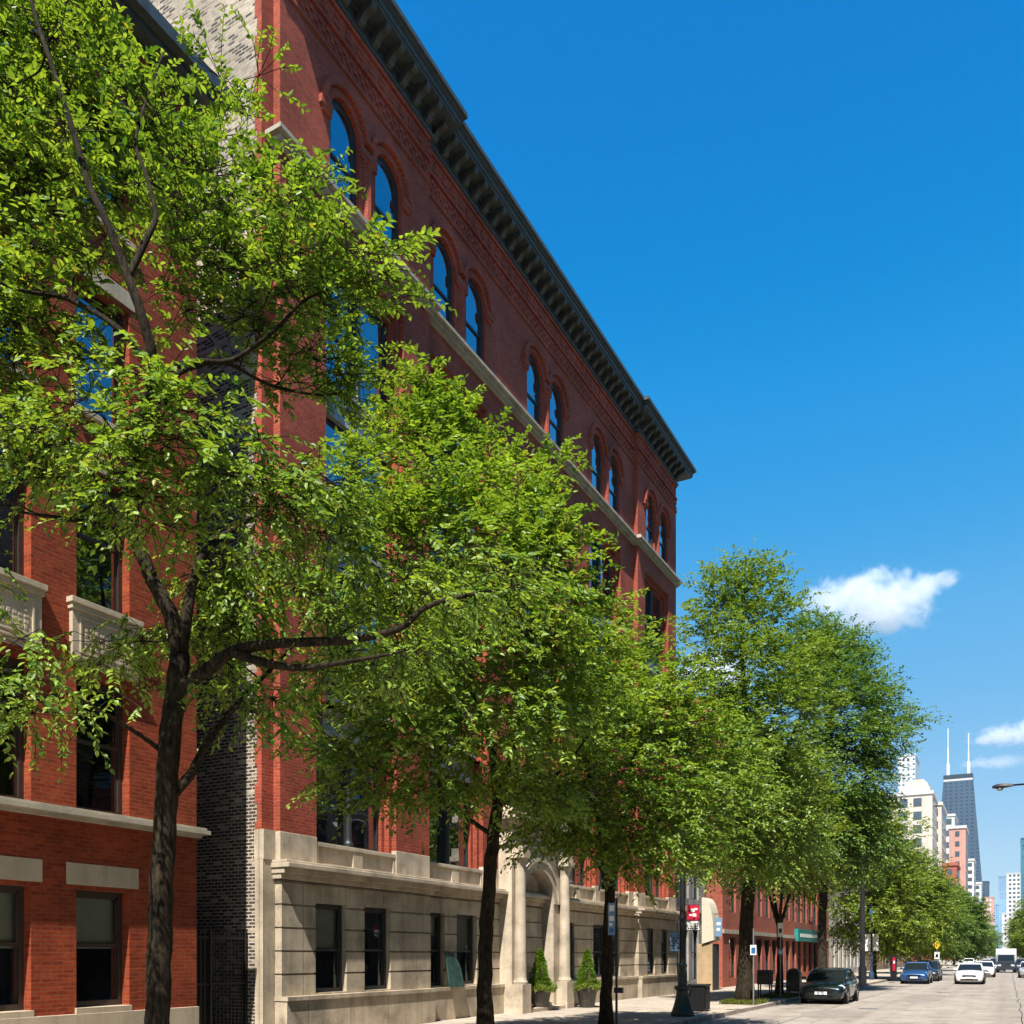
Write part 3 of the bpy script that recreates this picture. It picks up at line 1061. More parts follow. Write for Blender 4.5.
for i, (z0, z1) in enumerate(LFL):
    for c in cols[:4]:
        window(left, XF - 0.20, c, c + LWID, z0, z1, sash=0.53, fw=0.09, mat=M_FRAMEB, glass=M_GLASSL if i < 2 else M_GLASS,
               blind=(0.5 if i == 0 else 0.0), rng=rw)
for i, (z0, z1) in enumerate(LFL):
    for c in cols[4:]:
        window(left, XF - 0.20, c, c + LWID, z0, z1, sash=0.53, fw=0.09, mat=M_FRAMEB, blind=0.5, rng=rw)

# iron gate closing the alley
gt = thing('iron_gate', 'tall black iron gate closing the narrow alley between the two brick buildings', 'gate', (XF - 0.45, (LY1 + MY0) / 2, 0))
q = MB()
gx = XF - 0.45
for yy in (LY1 + 0.03, LY1 + 0.75, MY0 - 0.09):
    q.box(gx - 0.035, gx + 0.035, yy, yy + 0.06, 0, 2.45)
for zz in (0.18, 1.25, 2.25):
    q.box(gx - 0.02, gx + 0.02, LY1 + 0.03, MY0 - 0.03, zz, zz + 0.05)
q.build('frame', M_BLACK, gt)
q = MB()
yy = LY1 + 0.16
while yy < MY0 - 0.12:
    q.box(gx - 0.01, gx + 0.01, yy, yy + 0.02, 0.1, 2.42)
    yy += 0.11
q.build('bar', M_BLACK, gt)
q = MB(); q.box(gx - 0.03, gx - 0.015, LY1 + 0.09, LY1 + 0.75, 0.2, 2.3)
q.build('panel', M_BLACK, gt)

# ------------------------------------------------------------------ trees
def catmull(pts, per=5):
    pts = [Vector(p) for p in pts]
    if len(pts) < 3: 
        return [pts[0].lerp(pts[1], k / per) for k in range(per + 1)]
    q = [pts[0] * 2 - pts[1]] + pts + [pts[-1] * 2 - pts[-2]]
    out = []
    for i in range(1, len(q) - 2):
        for k in range(per):
            t = k / per
            a, b_, c, d = q[i - 1], q[i], q[i + 1], q[i + 2]
            out.append(0.5 * ((2 * b_) + (c - a) * t + (2 * a - 5 * b_ + 4 * c - d) * t * t + (3 * b_ - a - 3 * c + d) * t ** 3))
    out.append(pts[-1])
    return out


def leaf_mesh(name, pos, axis, nrm, ln, wd, tint, mat, parent, simple=False):
    """one mesh of many small leaves; arrays of N leaves"""
    N = len(pos)
    nrm = nrm - axis * np.sum(nrm * axis, axis=1, keepdims=True)
    nrm /= np.linalg.norm(nrm, axis=1, keepdims=True) + 1e-9
    side = np.cross(axis, nrm)
    L, W = ln[:, None], wd[:, None]
    if simple:
        tpl = [(0.0, 0, 0), (0.45, 0.5, 0.10), (1.0, 0, -0.06), (0.45, -0.5, 0.10)]
        faces = [(0, 2, 1), (0, 3, 2)]
    else:
        tpl = [(0.0, 0, 0), (0.22, 0.40, 0.07), (0.58, 0.44, 0.05), (1.0, 0.0, -0.14), (0.58, -0.44, 0.05), (0.22, -0.40, 0.07)]
        faces = [(0, 3, 2, 1), (0, 5, 4, 3)]
    nv = len(tpl)
    V = np.empty((N, nv, 3), np.float32)
    for i, (t, s, h) in enumerate(tpl):
        V[:, i, :] = pos + axis * (L * t) + side * (W * s) + nrm * (L * h)
    me = bpy.data.meshes.new(name)
    nf = len(faces)
    k = len(faces[0])
    me.vertices.add(N * nv)
    me.vertices.foreach_set("co", V.reshape(-1))
    fi = np.array(faces, np.int32)
    loops = (np.arange(N, dtype=np.int32)[:, None, None] * nv + fi[None]).reshape(-1)
    me.loops.add(len(loops))
    me.loops.foreach_set("vertex_index", loops)
    me.polygons.add(N * nf)
    me.polygons.foreach_set("loop_start", np.arange(0, N * nf * k, k, dtype=np.int32))
    me.polygons.foreach_set("loop_total", np.full(N * nf, k, np.int32))
    me.update(calc_edges=True)
    at = me.attributes.new('tint', 'FLOAT_COLOR', 'FACE')
    col = np.ones((N, 4), np.float32)
    col[:, :3] = tint
    at.data.foreach_set('color', np.repeat(col, nf, axis=0).reshape(-1))
    me.materials.append(mat)
    o = bpy.data.objects.new(name, me)
    COL.objects.link(o)
    o.parent = parent
    return o


def unit(a):
    return a / (np.linalg.norm(a, axis=1, keepdims=True) + 1e-9)


def tree(label, base, limbs, lobes, leaf=0.12, per_twig=11, twigs=7, dens=1.0, c0=(0.075, 0.135, 0.012), c1=(0.15, 0.21, 0.025),
         seed=1, group=None, name='street_tree', bark=None, leafmat=None, simple=False, disk=0.55, twig_len=0.5, sides=10, bark_r=1.0,
         stems=True, droop=0.35, aspect=0.52, cat='tree'):
    """limbs: lists of world points with radii (first is the trunk); lobes: (centre, (rx, ry, rz))"""
    rng = np.random.default_rng(seed)
    rr = random.Random(seed)
    bx, by = base
    root = thing(name, label, cat, (bx, by, 0), group)
    O = np.array([bx, by, 0.0])
    mb = MB()
    nodes, nrad = [], []
    for li, (pts, r0, r1) in enumerate(limbs):
        c = catmull(pts, 6)
        n = len(c)
        rad = []
        for i in range(n):
            t = i / (n - 1)
            r = r0 + (r1 - r0) * t
            if li == 0: r *= 1 + 0.55 * max(0, 1 - t * n / 5.0) ** 2
            rad.append(r * bark_r)
        # small wander
        for i in range(1, n - 1):
            c[i] = c[i] + Vector((rr.uniform(-1, 1), rr.uniform(-1, 1), 0)) * rad[i] * 0.10
        mb.tube(c, rad, sides if li else sides + 4, True, 0.13, rr)
        for p, r in zip(c, rad):
            nodes.append(tuple(p)); nrad.append(r)
    NP = np.array(nodes); NR = np.array(nrad)
    keep = NP[:, 2] > NP[:, 2].min() + 2.2
    NP, NR = NP[keep], NR[keep]
    # leaf clusters in the lobes
    cl = []
    for (cx, (rx, ry, rz)) in lobes:
        n = max(1, int(dens * 9.2 * (rx * ry * rz) ** (2 / 3)))
        d = unit(rng.normal(size=(n, 3)))
        u = rng.random((n, 1)) ** (1 / 2.1)
        q = d * u
        keep_ = np.ones(n, bool)
        for _ in range(3):                                  # gaps in the crown
            v = unit(rng.normal(size=(1, 3))) * (0.35 + 0.5 * rng.random())
            keep_ &= np.linalg.norm(q - v, axis=1) > 0.38
        if keep_.any(): q = q[keep_]
        cl.append(np.array(cx)[None] + q * np.array([rx, ry, rz])[None])
    CL = np.concatenate(cl)
    # branches joining each cluster to the nearest wood
    left_ = np.arange(len(CL))
    dist = np.linalg.norm(CL[:, None] - NP[None], axis=2)
    order = np.argsort(dist.min(axis=1))
    for i in order:
        c = CL[i]
        dv = c[None] - NP
        dd = np.linalg.norm(dv, axis=1) + 0.9 * np.maximum(0, -dv[:, 2])
        j = int(np.argmin(dd))
        L = float(np.linalg.norm(dv[j]))
        if L < 0.25: continue
        p0, p1 = Vector(NP[j]), Vector(c)
        r0 = min(float(NR[j]) * 0.6, 0.010 + 0.011 * L)
        m1 = p0.lerp(p1, 0.4) + Vector((rr.uniform(-1, 1), rr.uniform(-1, 1), rr.uniform(-0.2, 0.8))) * L * 0.12
        m2 = p0.lerp(p1, 0.75) + Vector((rr.uniform(-1, 1), rr.uniform(-1, 1), rr.uniform(0, 0.8))) * L * 0.09
        cc = catmull([p0, m1, m2, p1], 3)
        ra = [max(0.004, r0 * (1 - 0.75 * k / (len(cc) - 1))) for k in range(len(cc))]
        mb.tube(cc, ra, 5, False)
        NP = np.concatenate([NP, np.array([tuple(q) for q in cc[2:]])])
        NR = np.concatenate([NR, np.array(ra[2:])])
    # twigs
    nT = len(CL) * twigs
    ci = np.repeat(np.arange(len(CL)), twigs)
    ang = rng.random(nT) * 2 * PI
    rad = np.sqrt(rng.random(nT)) * disk
    tp = CL[ci] + np.stack([np.cos(ang) * rad, np.sin(ang) * rad, rng.normal(size=nT) * disk * 0.28], axis=1)
    outw = tp - (O + np.array([0, 0, CL[:, 2].mean() - 1.0]))[None]
    outw = unit(outw)
    td = unit(np.stack([np.cos(ang), np.sin(ang), np.zeros(nT)], axis=1) * 0.8 + outw * 0.8 + rng.normal(size=(nT, 3)) * 0.35 + np.array([0, 0, 0.12])[None])
    TL = twig_len * (0.6 + 0.8 * rng.random(nT))
    m = per_twig
    t = (np.arange(m)[None] + rng.random((nT, m)) * 0.8) / m
    sgn = np.where((np.arange(m)[None] + rng.integers(0, 2, (nT, 1))) % 2 == 0, 1.0, -1.0)
    tdr = np.repeat(td, m, axis=0)
    tt = t.reshape(-1, 1)
    LL = np.repeat(TL, m)[:, None]
    pos = np.repeat(tp, m, axis=0) + tdr * LL * tt + np.array([0, 0, -1.0])[None] * LL * droop * tt ** 2
    up = np.array([[0, 0, 1.0]])
    sd = unit(np.cross(tdr, np.repeat(up, len(tdr), axis=0)))
    N = len(pos)
    ax = unit(tdr * 0.65 + sd * sgn.reshape(-1, 1) * 0.75 + rng.normal(size=(N, 3)) * 0.30 + np.array([0, 0, -0.18 - 0.2 * droop])[None])
    nr = up + rng.normal(size=(N, 3)) * 0.42 + tdr * 0.15
    ln = leaf * (0.5 + 0.5 * rng.random(N) + 0.45 * np.repeat(rng.random(nT), m))
    wd = ln * aspect * (0.85 + 0.3 * rng.random(N))
    ctint = rng.random(len(CL))[ci]
    k = np.clip(0.5 * np.repeat(ctint, m) + 0.7 * rng.random(N) - 0.1, 0, 1)[:, None]
    tint = np.array(c0)[None] * (1 - k) + np.array(c1)[None] * k
    tint = tint * (0.75 + 0.5 * rng.random((N, 1)))
    old = rng.random(N) < 0.008                              # a few yellowed or browned leaves
    tint[old] = np.array([0.32, 0.30, 0.05])
    if stems:
        # fine twigs, as thin three-sided sticks
        for q in range(0, nT, 1 if stems is True else stems):
            a = Vector(tp[q]); d = Vector(td[q]); l = float(TL[q])
            e = a + d * l * 0.6 + Vector((0, 0, -0.36 * l * droop)); f_ = a + d * l * 0.95 + Vector((0, 0, -0.9 * l * droop))
            mb.tube([Vector(CL[ci[q]]), a, e, f_], [0.006, 0.005, 0.004, 0.002], 3, False)
    mb.build('trunk', bark or M_BARK, root, smooth=True)
    leaf_mesh('crown', pos - O[None], ax, nr, ln, wd, tint, leafmat or M_LEAF, root, simple)
    return root


def lobe(px, py, zc, r, ry=None, rz=None):
    """crown lobe seen at a pixel, radius in pixels, round in depth unless told"""
    s = F / zc
    p = P(px, py, zc)
    R = r / s
    return (tuple(p), (R, (ry or R), (rz / s if rz else R * 0.8)))


def PP(lst):
    return [P(*q) for q in lst]


G_ST = 'broadleaf trees along the left kerb'
# the big tree nearest the camera
Z = 10.9
bx, by = XY(158, Z)
T1_limbs = [
    ([Vector((bx, by, -0.05)), P(158, 1000, Z), P(161, 900, Z), P(166, 800, Z), P(172, 720, Z), P(180, 655, Z)], 0.150, 0.120),
    (PP([(180, 655, Z), (172, 618, Z), (150, 575, Z), (130, 530, Z + .1), (108, 505, Z + .2), (78, 486, Z + .3), (30, 470, Z + .5), (-25, 440, Z + .8)]), 0.105, 0.03),
    (PP([(182, 650, Z), (186, 620, Z), (196, 570, Z + .2), (212, 545, Z + .4), (232, 530, Z + .7), (275, 500, Z + 1.1), (310, 460, Z + 1.3)]), 0.075, 0.018),
    (PP([(132, 532, Z + .1), (128, 490, Z - .1), (140, 430, Z - .4), (153, 369, Z - .7), (143, 320, Z - .85), (128, 278, Z - .9), (108, 225, Z - .95), (90, 187, Z - .95), (76, 140, Z - .9), (50, 60, Z - .9), (35, 15, Z - .8), (25, -40, Z - .7)]), 0.075, 0.016),
    (PP([(128, 278, Z - .9), (146, 240, Z - .75), (156, 214, Z - .65), (146, 175, Z - .5), (136, 140, Z - .3), (150, 90, Z), (165, 50, Z + .2)]), 0.04, 0.008),
    (PP([(152, 375, Z - .65), (190, 362, Z - .4), (232, 360, Z - .1), (275, 330, Z - .2), (305, 300, Z - .2), (345, 285, Z - .2)]), 0.042, 0.010),
    (PP([(150, 395, Z - .5), (185, 370, Z + .3), (225, 363, Z + 1.2), (270, 385, Z + 1.5), (320, 395, Z + 1.7), (350, 390, Z + 1.8)]), 0.038, 0.010),
    (PP([(176, 690, Z), (205, 672, Z - .1), (232, 652, Z - .2), (265, 645, Z - .5), (305, 642, Z - .7), (350, 640, Z - .9), (398, 629, Z - 1.0), (425, 608, Z - 1.0), (460, 597, Z - 1.0), (505, 588, Z - .9), (535, 580, Z - .8)]), 0.082, 0.008),
    (PP([(232, 652, Z - .2), (262, 662, Z - .6), (300, 668, Z - 1.0), (345, 662, Z - 1.3), (385, 655, Z - 1.5), (415, 648, Z - 1.5)]), 0.06, 0.007),
    (PP([(168, 800, Z), (190, 775, Z + .1), (206, 745, Z + .3), (228, 715, Z + .6), (250, 690, Z + .9), (285, 655, Z + 1.3), (330, 600, Z + 1.7)]), 0.065, 0.015),
    (PP([(163, 752, Z), (140, 735, Z - .3), (112, 718, Z - .7), (88, 704, Z - 1.1), (66, 694, Z - 1.5), (35, 700, Z - 1.8)]), 0.032, 0.010),
    (PP([(133, 535, Z + .1), (100, 525, Z - .5), (60, 518, Z - 1.0), (20, 512, Z - 1.4)]), 0.045, 0.012),
    (PP([(153, 369, Z - .7), (120, 330, Z - .8), (70, 300, Z - .6), (20, 290, Z - 1.0), (-30, 270, Z - 1.2)]), 0.04, 0.012),
]
T1 = [lobe(*q) for q in [
    (10, 60, Z + .5, 75), (85, 60, Z + 1.2, 62), (125, 125, Z + 1.5, 52), (25, 165, Z + .4, 60), (105, 195, Z + 1.6, 50), (15, 235, Z + .3, 45),
    (175, 215, Z + 1.0, 48), (215, 165, Z + .9, 28), (222, 70, Z + .9, 10), (246, 112, Z + .9, 12), (258, 78, Z + .9, 8), (240, 230, Z + .3, 62), (310, 265, Z - .1, 60), (365, 275, Z - .2, 36),
    (285, 195, Z + .6, 34), (205, 290, Z + 1.2, 48), (280, 345, Z + 1.2, 50), (330, 370, Z + 1.6, 42), (70, 290, Z - .1, 52), (10, 330, Z - .3, 70),
    (40, 430, Z - 1.0, 60), (115, 415, Z - 1.4, 65), (180, 430, Z - 1.6, 55), (50, 470, Z - .6, 34), (240, 480, Z - 1.4, 60), (310, 500, Z - 1.2, 55), (350, 520, Z - .8, 38),
    (160, 490, Z - 1.3, 60), (235, 555, Z + .6, 45), (300, 565, Z + 1.4, 45), (10, 505, Z - 1.2, 26), (215, 610, Z + .9, 42), (250, 640, Z + .9, 42),
    (100, 645, Z + .4, 34), (150, 640, Z + 1.0, 28), (20, 690, Z - 1.8, 40), (55, 712, Z - 1.6, 22), (25, 645, Z - 1.4, 24), (115, 690, Z - .8, 16),
    (330, 605, Z + .8, 42), (395, 575, Z + .2, 46), (450, 570, Z + .1, 42), (295, 690, Z + .4, 28), (345, 655, Z + .2, 34), (400, 655, Z - .2, 34),
    (235, 690, Z + .8, 30), (490, 600, Z + 1.0, 36), (432, 600, Z - 1.0, 20), (505, 580, Z - .9, 26), (475, 605, Z - .7, 20), (390, 648, Z - 1.3, 16), (350, 630, Z - .9, 13), (60, 130, Z - .8, 22), (150, 120, Z - .2, 24), (-50, 150, Z, 110), (-60, 380, Z, 110), (-60, 560, Z - 1, 40),
]]
tree('tall broad tree nearest the camera with long reaching limbs, in front of the alley', (bx, by), T1_limbs, T1, leaf=0.086, twigs=9, per_twig=13,
     dens=4.8, seed=3, group=G_ST, c0=(0.064, 0.155, 0.020), c1=(0.295, 0.42, 0.064), disk=0.42, twig_len=0.42)

Z = 17.7
bx, by = XY(484, Z)
T2_limbs = [
    ([Vector((bx, by, -0.05)), P(485, 960, Z), P(489, 890, Z), P(494, 830, Z), P(500, 790, Z)], 0.15, 0.11),
    (PP([(497, 800, Z), (490, 740, Z + .2), (470, 690, Z + .4), (462, 620, Z + .5), (455, 540, Z + .4), (448, 470, Z + .3), (438, 410, Z + .2)]), 0.09, 0.02),
    (PP([(499, 795, Z), (515, 740, Z - .1), (525, 680, Z - .2), (535, 600, Z - .1), (545, 530, Z), (555, 470, Z)]), 0.085, 0.018),
    (PP([(492, 835, Z), (470, 820, Z - .3), (450, 806, Z - .6), (420, 795, Z - .9), (380, 770, Z - 1.2), (340, 760, Z - 1.5)]), 0.05, 0.012),
    (PP([(497, 805, Z), (520, 795, Z + .4), (545, 785, Z + .8), (570, 760, Z + 1.3), (600, 720, Z + 1.6)]), 0.06, 0.014),
    (PP([(470, 690, Z + .4), (440, 660, Z - .4), (410, 640, Z - 1.0), (380, 600, Z - 1.4)]), 0.05, 0.013),
]
T2 = [lobe(*q) for q in [
    (438, 400, Z + .2, 34), (465, 440, Z, 42), (410, 440, Z, 36), (375, 470, Z - .8, 36), (500, 488, Z - .4, 40), (548, 468, Z + .3, 18), (535, 520, Z - .8, 38),
    (440, 510, Z - 1.2, 55), (380, 540, Z - 1, 44), (500, 560, Z - 1.5, 60), (562, 575, Z - .6, 40), (592, 612, Z - .2, 26), (420, 600, Z - .6, 50),
    (470, 640, Z - 1.8, 60), (545, 640, Z - 1.5, 56), (400, 670, Z - 1.4, 50), (355, 690, Z - 1.2, 26), (345, 755, Z - 1.6, 28), (400, 745, Z - 1.8, 46),
    (460, 720, Z - 1.9, 46), (520, 720, Z - 1.6, 46), (580, 690, Z - .8, 42), (445, 785, Z - 1.5, 34), (500, 780, Z - .6, 32), (545, 790, Z + .3, 34), (330, 785, Z - 1.7, 20),
    (305, 745, Z - 1.4, 14), (370, 790, Z - 1.5, 20), (480, 600, Z + 1.2, 55), (520, 680, Z + 1.2, 50), (430, 690, Z + 1.2, 50), (590, 645, Z + 1, 30),
]]
tree('mid sized full tree with a leaning dark trunk, left of the potted topiaries', (bx, by), T2_limbs, T2, leaf=0.115, twigs=8, per_twig=11,
     dens=5.0, seed=5, group=G_ST, c0=(0.064, 0.155, 0.020), c1=(0.295, 0.42, 0.064), disk=0.48, twig_len=0.45, stems=3)

Z = 22.95
bx, by = XY(606, Z)
T3_limbs = [
    ([Vector((bx, by, -0.05)), P(607, 960, Z), P(610, 900, Z), P(612, 860, Z)], 0.15, 0.12),
    (PP([(612, 865, Z), (600, 830, Z + .2), (590, 780, Z + .3), (580, 720, Z + .3), (575, 660, Z + .3)]), 0.09, 0.02),
    (PP([(612, 865, Z), (622, 820, Z), (632, 770, Z), (640, 710, Z), (645, 650, Z)]), 0.09, 0.018),
    (PP([(614, 868, Z), (640, 840, Z - .3), (670, 810, Z - .5), (700, 780, Z - .7)]), 0.06, 0.014),
    (PP([(608, 880, Z), (590, 855, Z - .4), (565, 835, Z - .8), (540, 830, Z - 1.2)]), 0.05, 0.012),
]
T3 = [lobe(*q) for q in [
    (640, 655, Z, 24), (612, 680, Z - .3, 36), (665, 690, Z - .3, 40), (580, 700, Z, 44), (630, 720, Z - 1.2, 52), (690, 730, Z - .4, 44), (570, 760, Z - 1.2, 46),
    (620, 780, Z - 1.8, 52), (680, 790, Z - 1.2, 48), (730, 790, Z - .2, 36), (560, 820, Z - 1.4, 36), (600, 840, Z - 1.4, 36), (650, 840, Z - 1.5, 42), (700, 840, Z - .6, 34),
    (530, 835, Z - 1.2, 22), (540, 780, Z, 36), (640, 870, Z - 1.2, 18), (610, 740, Z + 1.4, 52), (670, 760, Z + 1.4, 48), (735, 760, Z + .6, 30), (600, 810, Z + 1.2, 40),
]]
tree('mid sized full tree beside the blue parking sign, right of the potted topiaries', (bx, by), T3_limbs, T3, leaf=0.12, twigs=7, per_twig=10,
     dens=5.0, seed=8, group=G_ST, c0=(0.064, 0.155, 0.020), c1=(0.295, 0.42, 0.064), disk=0.5, twig_len=0.48, stems=4)

Z = 36.0
bx, by = XY(745, Z)
T4_limbs = [
    ([Vector((bx, by, -0.05)), P(746, 940, Z), P(750, 880, Z), P(755, 830, Z)], 0.30, 0.22),
    (PP([(752, 850, Z), (748, 780, Z), (745, 710, Z), (742, 650, Z), (744, 590, Z), (746, 556, Z)]), 0.17, 0.02),
    (PP([(754, 840, Z), (775, 780, Z + .2), (795, 730, Z + .4), (810, 690, Z + .4)]), 0.12, 0.02),
    (PP([(752, 850, Z), (730, 800, Z), (712, 750, Z - .2), (700, 700, Z - .4)]), 0.10, 0.02),
]
T4 = [lobe(*q) for q in [
    (718, 585, Z, 26), (758, 572, Z, 22), (738, 600, Z, 34), (705, 625, Z, 26), (775, 610, Z, 30), (740, 640, Z - 1, 40), (790, 650, Z, 34), (705, 665, Z, 26), (755, 680, Z - 1.6, 46),
    (800, 700, Z - .4, 34), (720, 710, Z - .8, 40), (770, 730, Z - 1.6, 42), (735, 760, Z - 1.6, 42), (790, 770, Z - 1.2, 38), (750, 800, Z - 1.8, 40), (720, 820, Z - 1, 36),
    (780, 820, Z - 1.4, 36), (745, 850, Z - 1.2, 30), (800, 850, Z - .6, 26), (710, 860, Z - .6, 24), (770, 865, Z - 1, 24), (700, 740, Z + .5, 30), (690, 690, Z + 1, 20), (690, 800, Z, 30),
]]
tree('tallest rounded tree on a thick light brown trunk, at the kerb beyond the lamp post', (bx, by), T4_limbs, T4, leaf=0.155, twigs=6, per_twig=9,
     dens=4.0, seed=12, group=G_ST, c0=(0.085, 0.175, 0.024), c1=(0.25, 0.35, 0.06), disk=0.62, twig_len=0.6, stems=0, simple=True, leafmat=M_LEAFF, bark=M_BARK)

Z = 50.0
bx, by = XY(822, Z)
T5_limbs = [
    ([Vector((bx, by, -0.05)), P(822, 930, Z), P(824, 880, Z), P(826, 840, Z)], 0.24, 0.2),
    (PP([(825, 860, Z), (828, 790, Z), (832, 720, Z), (834, 660, Z), (836, 628, Z)]), 0.16, 0.02),
    (PP([(825, 860, Z), (850, 810, Z), (875, 760, Z - .3), (905, 725, Z - .5)]), 0.12, 0.02),
    (PP([(825, 860, Z), (800, 810, Z), (785, 760, Z)]), 0.10, 0.02),
]
T5 = [lobe(*q) for q in [
    (810, 634, Z, 20), (838, 642, Z, 20), (825, 655, Z - .5, 34), (856, 664, Z, 19), (868, 690, Z, 22), (845, 700, Z - 1.6, 38), (805, 690, Z, 30), (884, 720, Z, 19), (904, 723, Z, 9), (915, 720, Z, 6), (922, 719, Z, 4),
    (865, 740, Z - 1.8, 38), (820, 750, Z - 1.4, 38), (870, 762, Z - .6, 20), (850, 790, Z - 1.8, 36), (810, 800, Z - 1, 34), (864, 800, Z - .8, 22), (840, 830, Z - 1.6, 32),
    (864, 835, Z - 1, 24), (812, 840, Z - 1, 24), (850, 862, Z - 1, 22),
]]
tree('tall wide dark green tree behind the parked black sedan', (bx, by), T5_limbs, T5, leaf=0.19, twigs=6, per_twig=8,
     dens=5.0, seed=15, group=G_ST, c0=(0.062, 0.142, 0.024), c1=(0.18, 0.29, 0.055), disk=0.75, twig_len=0.7, stems=0, simple=True, leafmat=M_LEAFF, bark=M_BARK2)


def far_tree(label, px, zc, X, top, halfw, seed, tint=0, group=G_ST, dens=2.2, low=2.9):
    """round-crowned street tree standing at depth zc on the line x = X"""
    xc = None
    # world position from depth and X : zc = Y c - X s
    Y = (zc + X * ST) / CT
    rr = random.Random(seed)
    limbs = [([Vector((X, Y, -0.05)), Vector((X + .05, Y, 1.6)), Vector((X, Y, 3.2))], 0.16, 0.12)]
    for k in range(4):
        a = 2 * PI * k / 4 + rr.random()
        limbs.append(([Vector((X, Y, 3.1)), Vector((X + math.cos(a) * halfw * .3, Y + math.sin(a) * halfw * .3, top * .5)), Vector((X + math.cos(a) * halfw * .55, Y + math.sin(a) * halfw * .55, top * .75))], 0.09, 0.02))
    lo = []
    H = top - low + .5
    for k in range(13):
        t = (k + 0.5) / 13
        zz = low + H * t * 0.9
        r = halfw * math.sin(PI * min(0.97, 0.16 + 0.8 * t)) ** 0.7 * 0.62
        a = k * 2.4 + rr.random()
        lo.append(((X + math.cos(a) * r * 0.85, Y + math.sin(a) * r * 0.85, zz), (halfw * .48, halfw * .48, halfw * .40)))
    lo.append(((X, Y, top - halfw * .35), (halfw * .4, halfw * .4, halfw * .38)))
    c = [((0.10, 0.18, 0.018), (0.24, 0.31, 0.04)), ((0.065, 0.14, 0.02), (0.17, 0.25, 0.04)), ((0.15, 0.21, 0.018), (0.32, 0.36, 0.045))][tint]
    return tree(label, (X, Y), limbs, lo, leaf=0.26 if zc < 150 else 0.4, twigs=6, per_twig=7, dens=dens, seed=seed, group=group, c0=c[0], c1=c[1], disk=0.8,
                twig_len=0.7, stems=0, simple=True, leafmat=M_LEAFF, bark=M_BARK2, sides=6)


far_tree('slim tree on a thin straight trunk between the thick trunk and the black sedan', 783, 41.2, -9.1, 11.0, 2.4, 21, 0, low=5.4)
far_tree('yellow green tree reaching over the kerb just beyond the grey utility pole', 890, 72, -9.3, 13.6, 4.3, 22, 0)
far_tree('round tree over the parked blue sedan', 903, 92, -8.8, 12.2, 4.6, 23, 0)
far_tree('dense round tree above the yellow sign far down the kerb', 930, 118, -8.6, 10.6, 4.6, 24, 1)
far_tree('broad low tree behind the white sedan', 951, 165, -8.6, 12.6, 6.0, 25, 1)
far_tree('smaller tree farthest down the left kerb', 972, 240, -8.6, 11.5, 6.0, 26, 1, dens=0.8)
far_tree('last hazy tree at the end of the left kerb', 985, 360, -8.0, 13.0, 7.0, 27, 1, dens=0.7)
G_RT = 'trees along the right kerb'
far_tree('tree at the right edge of the view, above the parked cars', 1014, 118, 5.6, 11.0, 4.4, 31, 0, G_RT)
far_tree('lower tree at the right edge, further along than the first', 1010, 165, 4.6, 10.0, 4.6, 32, 0, G_RT)
far_tree('darker tree far down the right kerb', 1012, 230, 4.6, 12.0, 5.2, 33, 1, G_RT, dens=0.8)
far_tree('last tree at the far end of the right kerb', 1004, 330, 4.6, 12.5, 5.5, 34, 1, G_RT, dens=0.7)

# ------------------------------------------------------------------ buildings further along and across the street
def unit_window(name, wd, ht, mat, glass, depth=0.12):
    """small sash window facing +x, centred on its own origin, as mesh data pair"""
    b = MB()
    f = 0.07
    b.box(-depth, 0, -wd / 2, -wd / 2 + f, 0, ht); b.box(-depth, 0, wd / 2 - f, wd / 2, 0, ht)
    b.box(-depth, 0, -wd / 2 + f, wd / 2 - f, 0, f); b.box(-depth, 0, -wd / 2 + f, wd / 2 - f, ht - f, ht)
    b.box(-depth, -0.02, -wd / 2 + f, wd / 2 - f, ht * 0.5 - 0.03, ht * 0.5 + 0.03)
    w_ = b.build(name, mat)
    g = MB()
    g.face([(-depth * .6, -wd / 2 + f, f), (-depth * .6, wd / 2 - f, f), (-depth * .6, wd / 2 - f, ht - f), (-depth * .6, -wd / 2 + f, ht - f)])
    p = g.build('pane', glass)
    p.parent = w_
    return w_


M_GLASSD = glass_mat('dark_window_glass', see=0.0, refl=0.12, k=2.5)


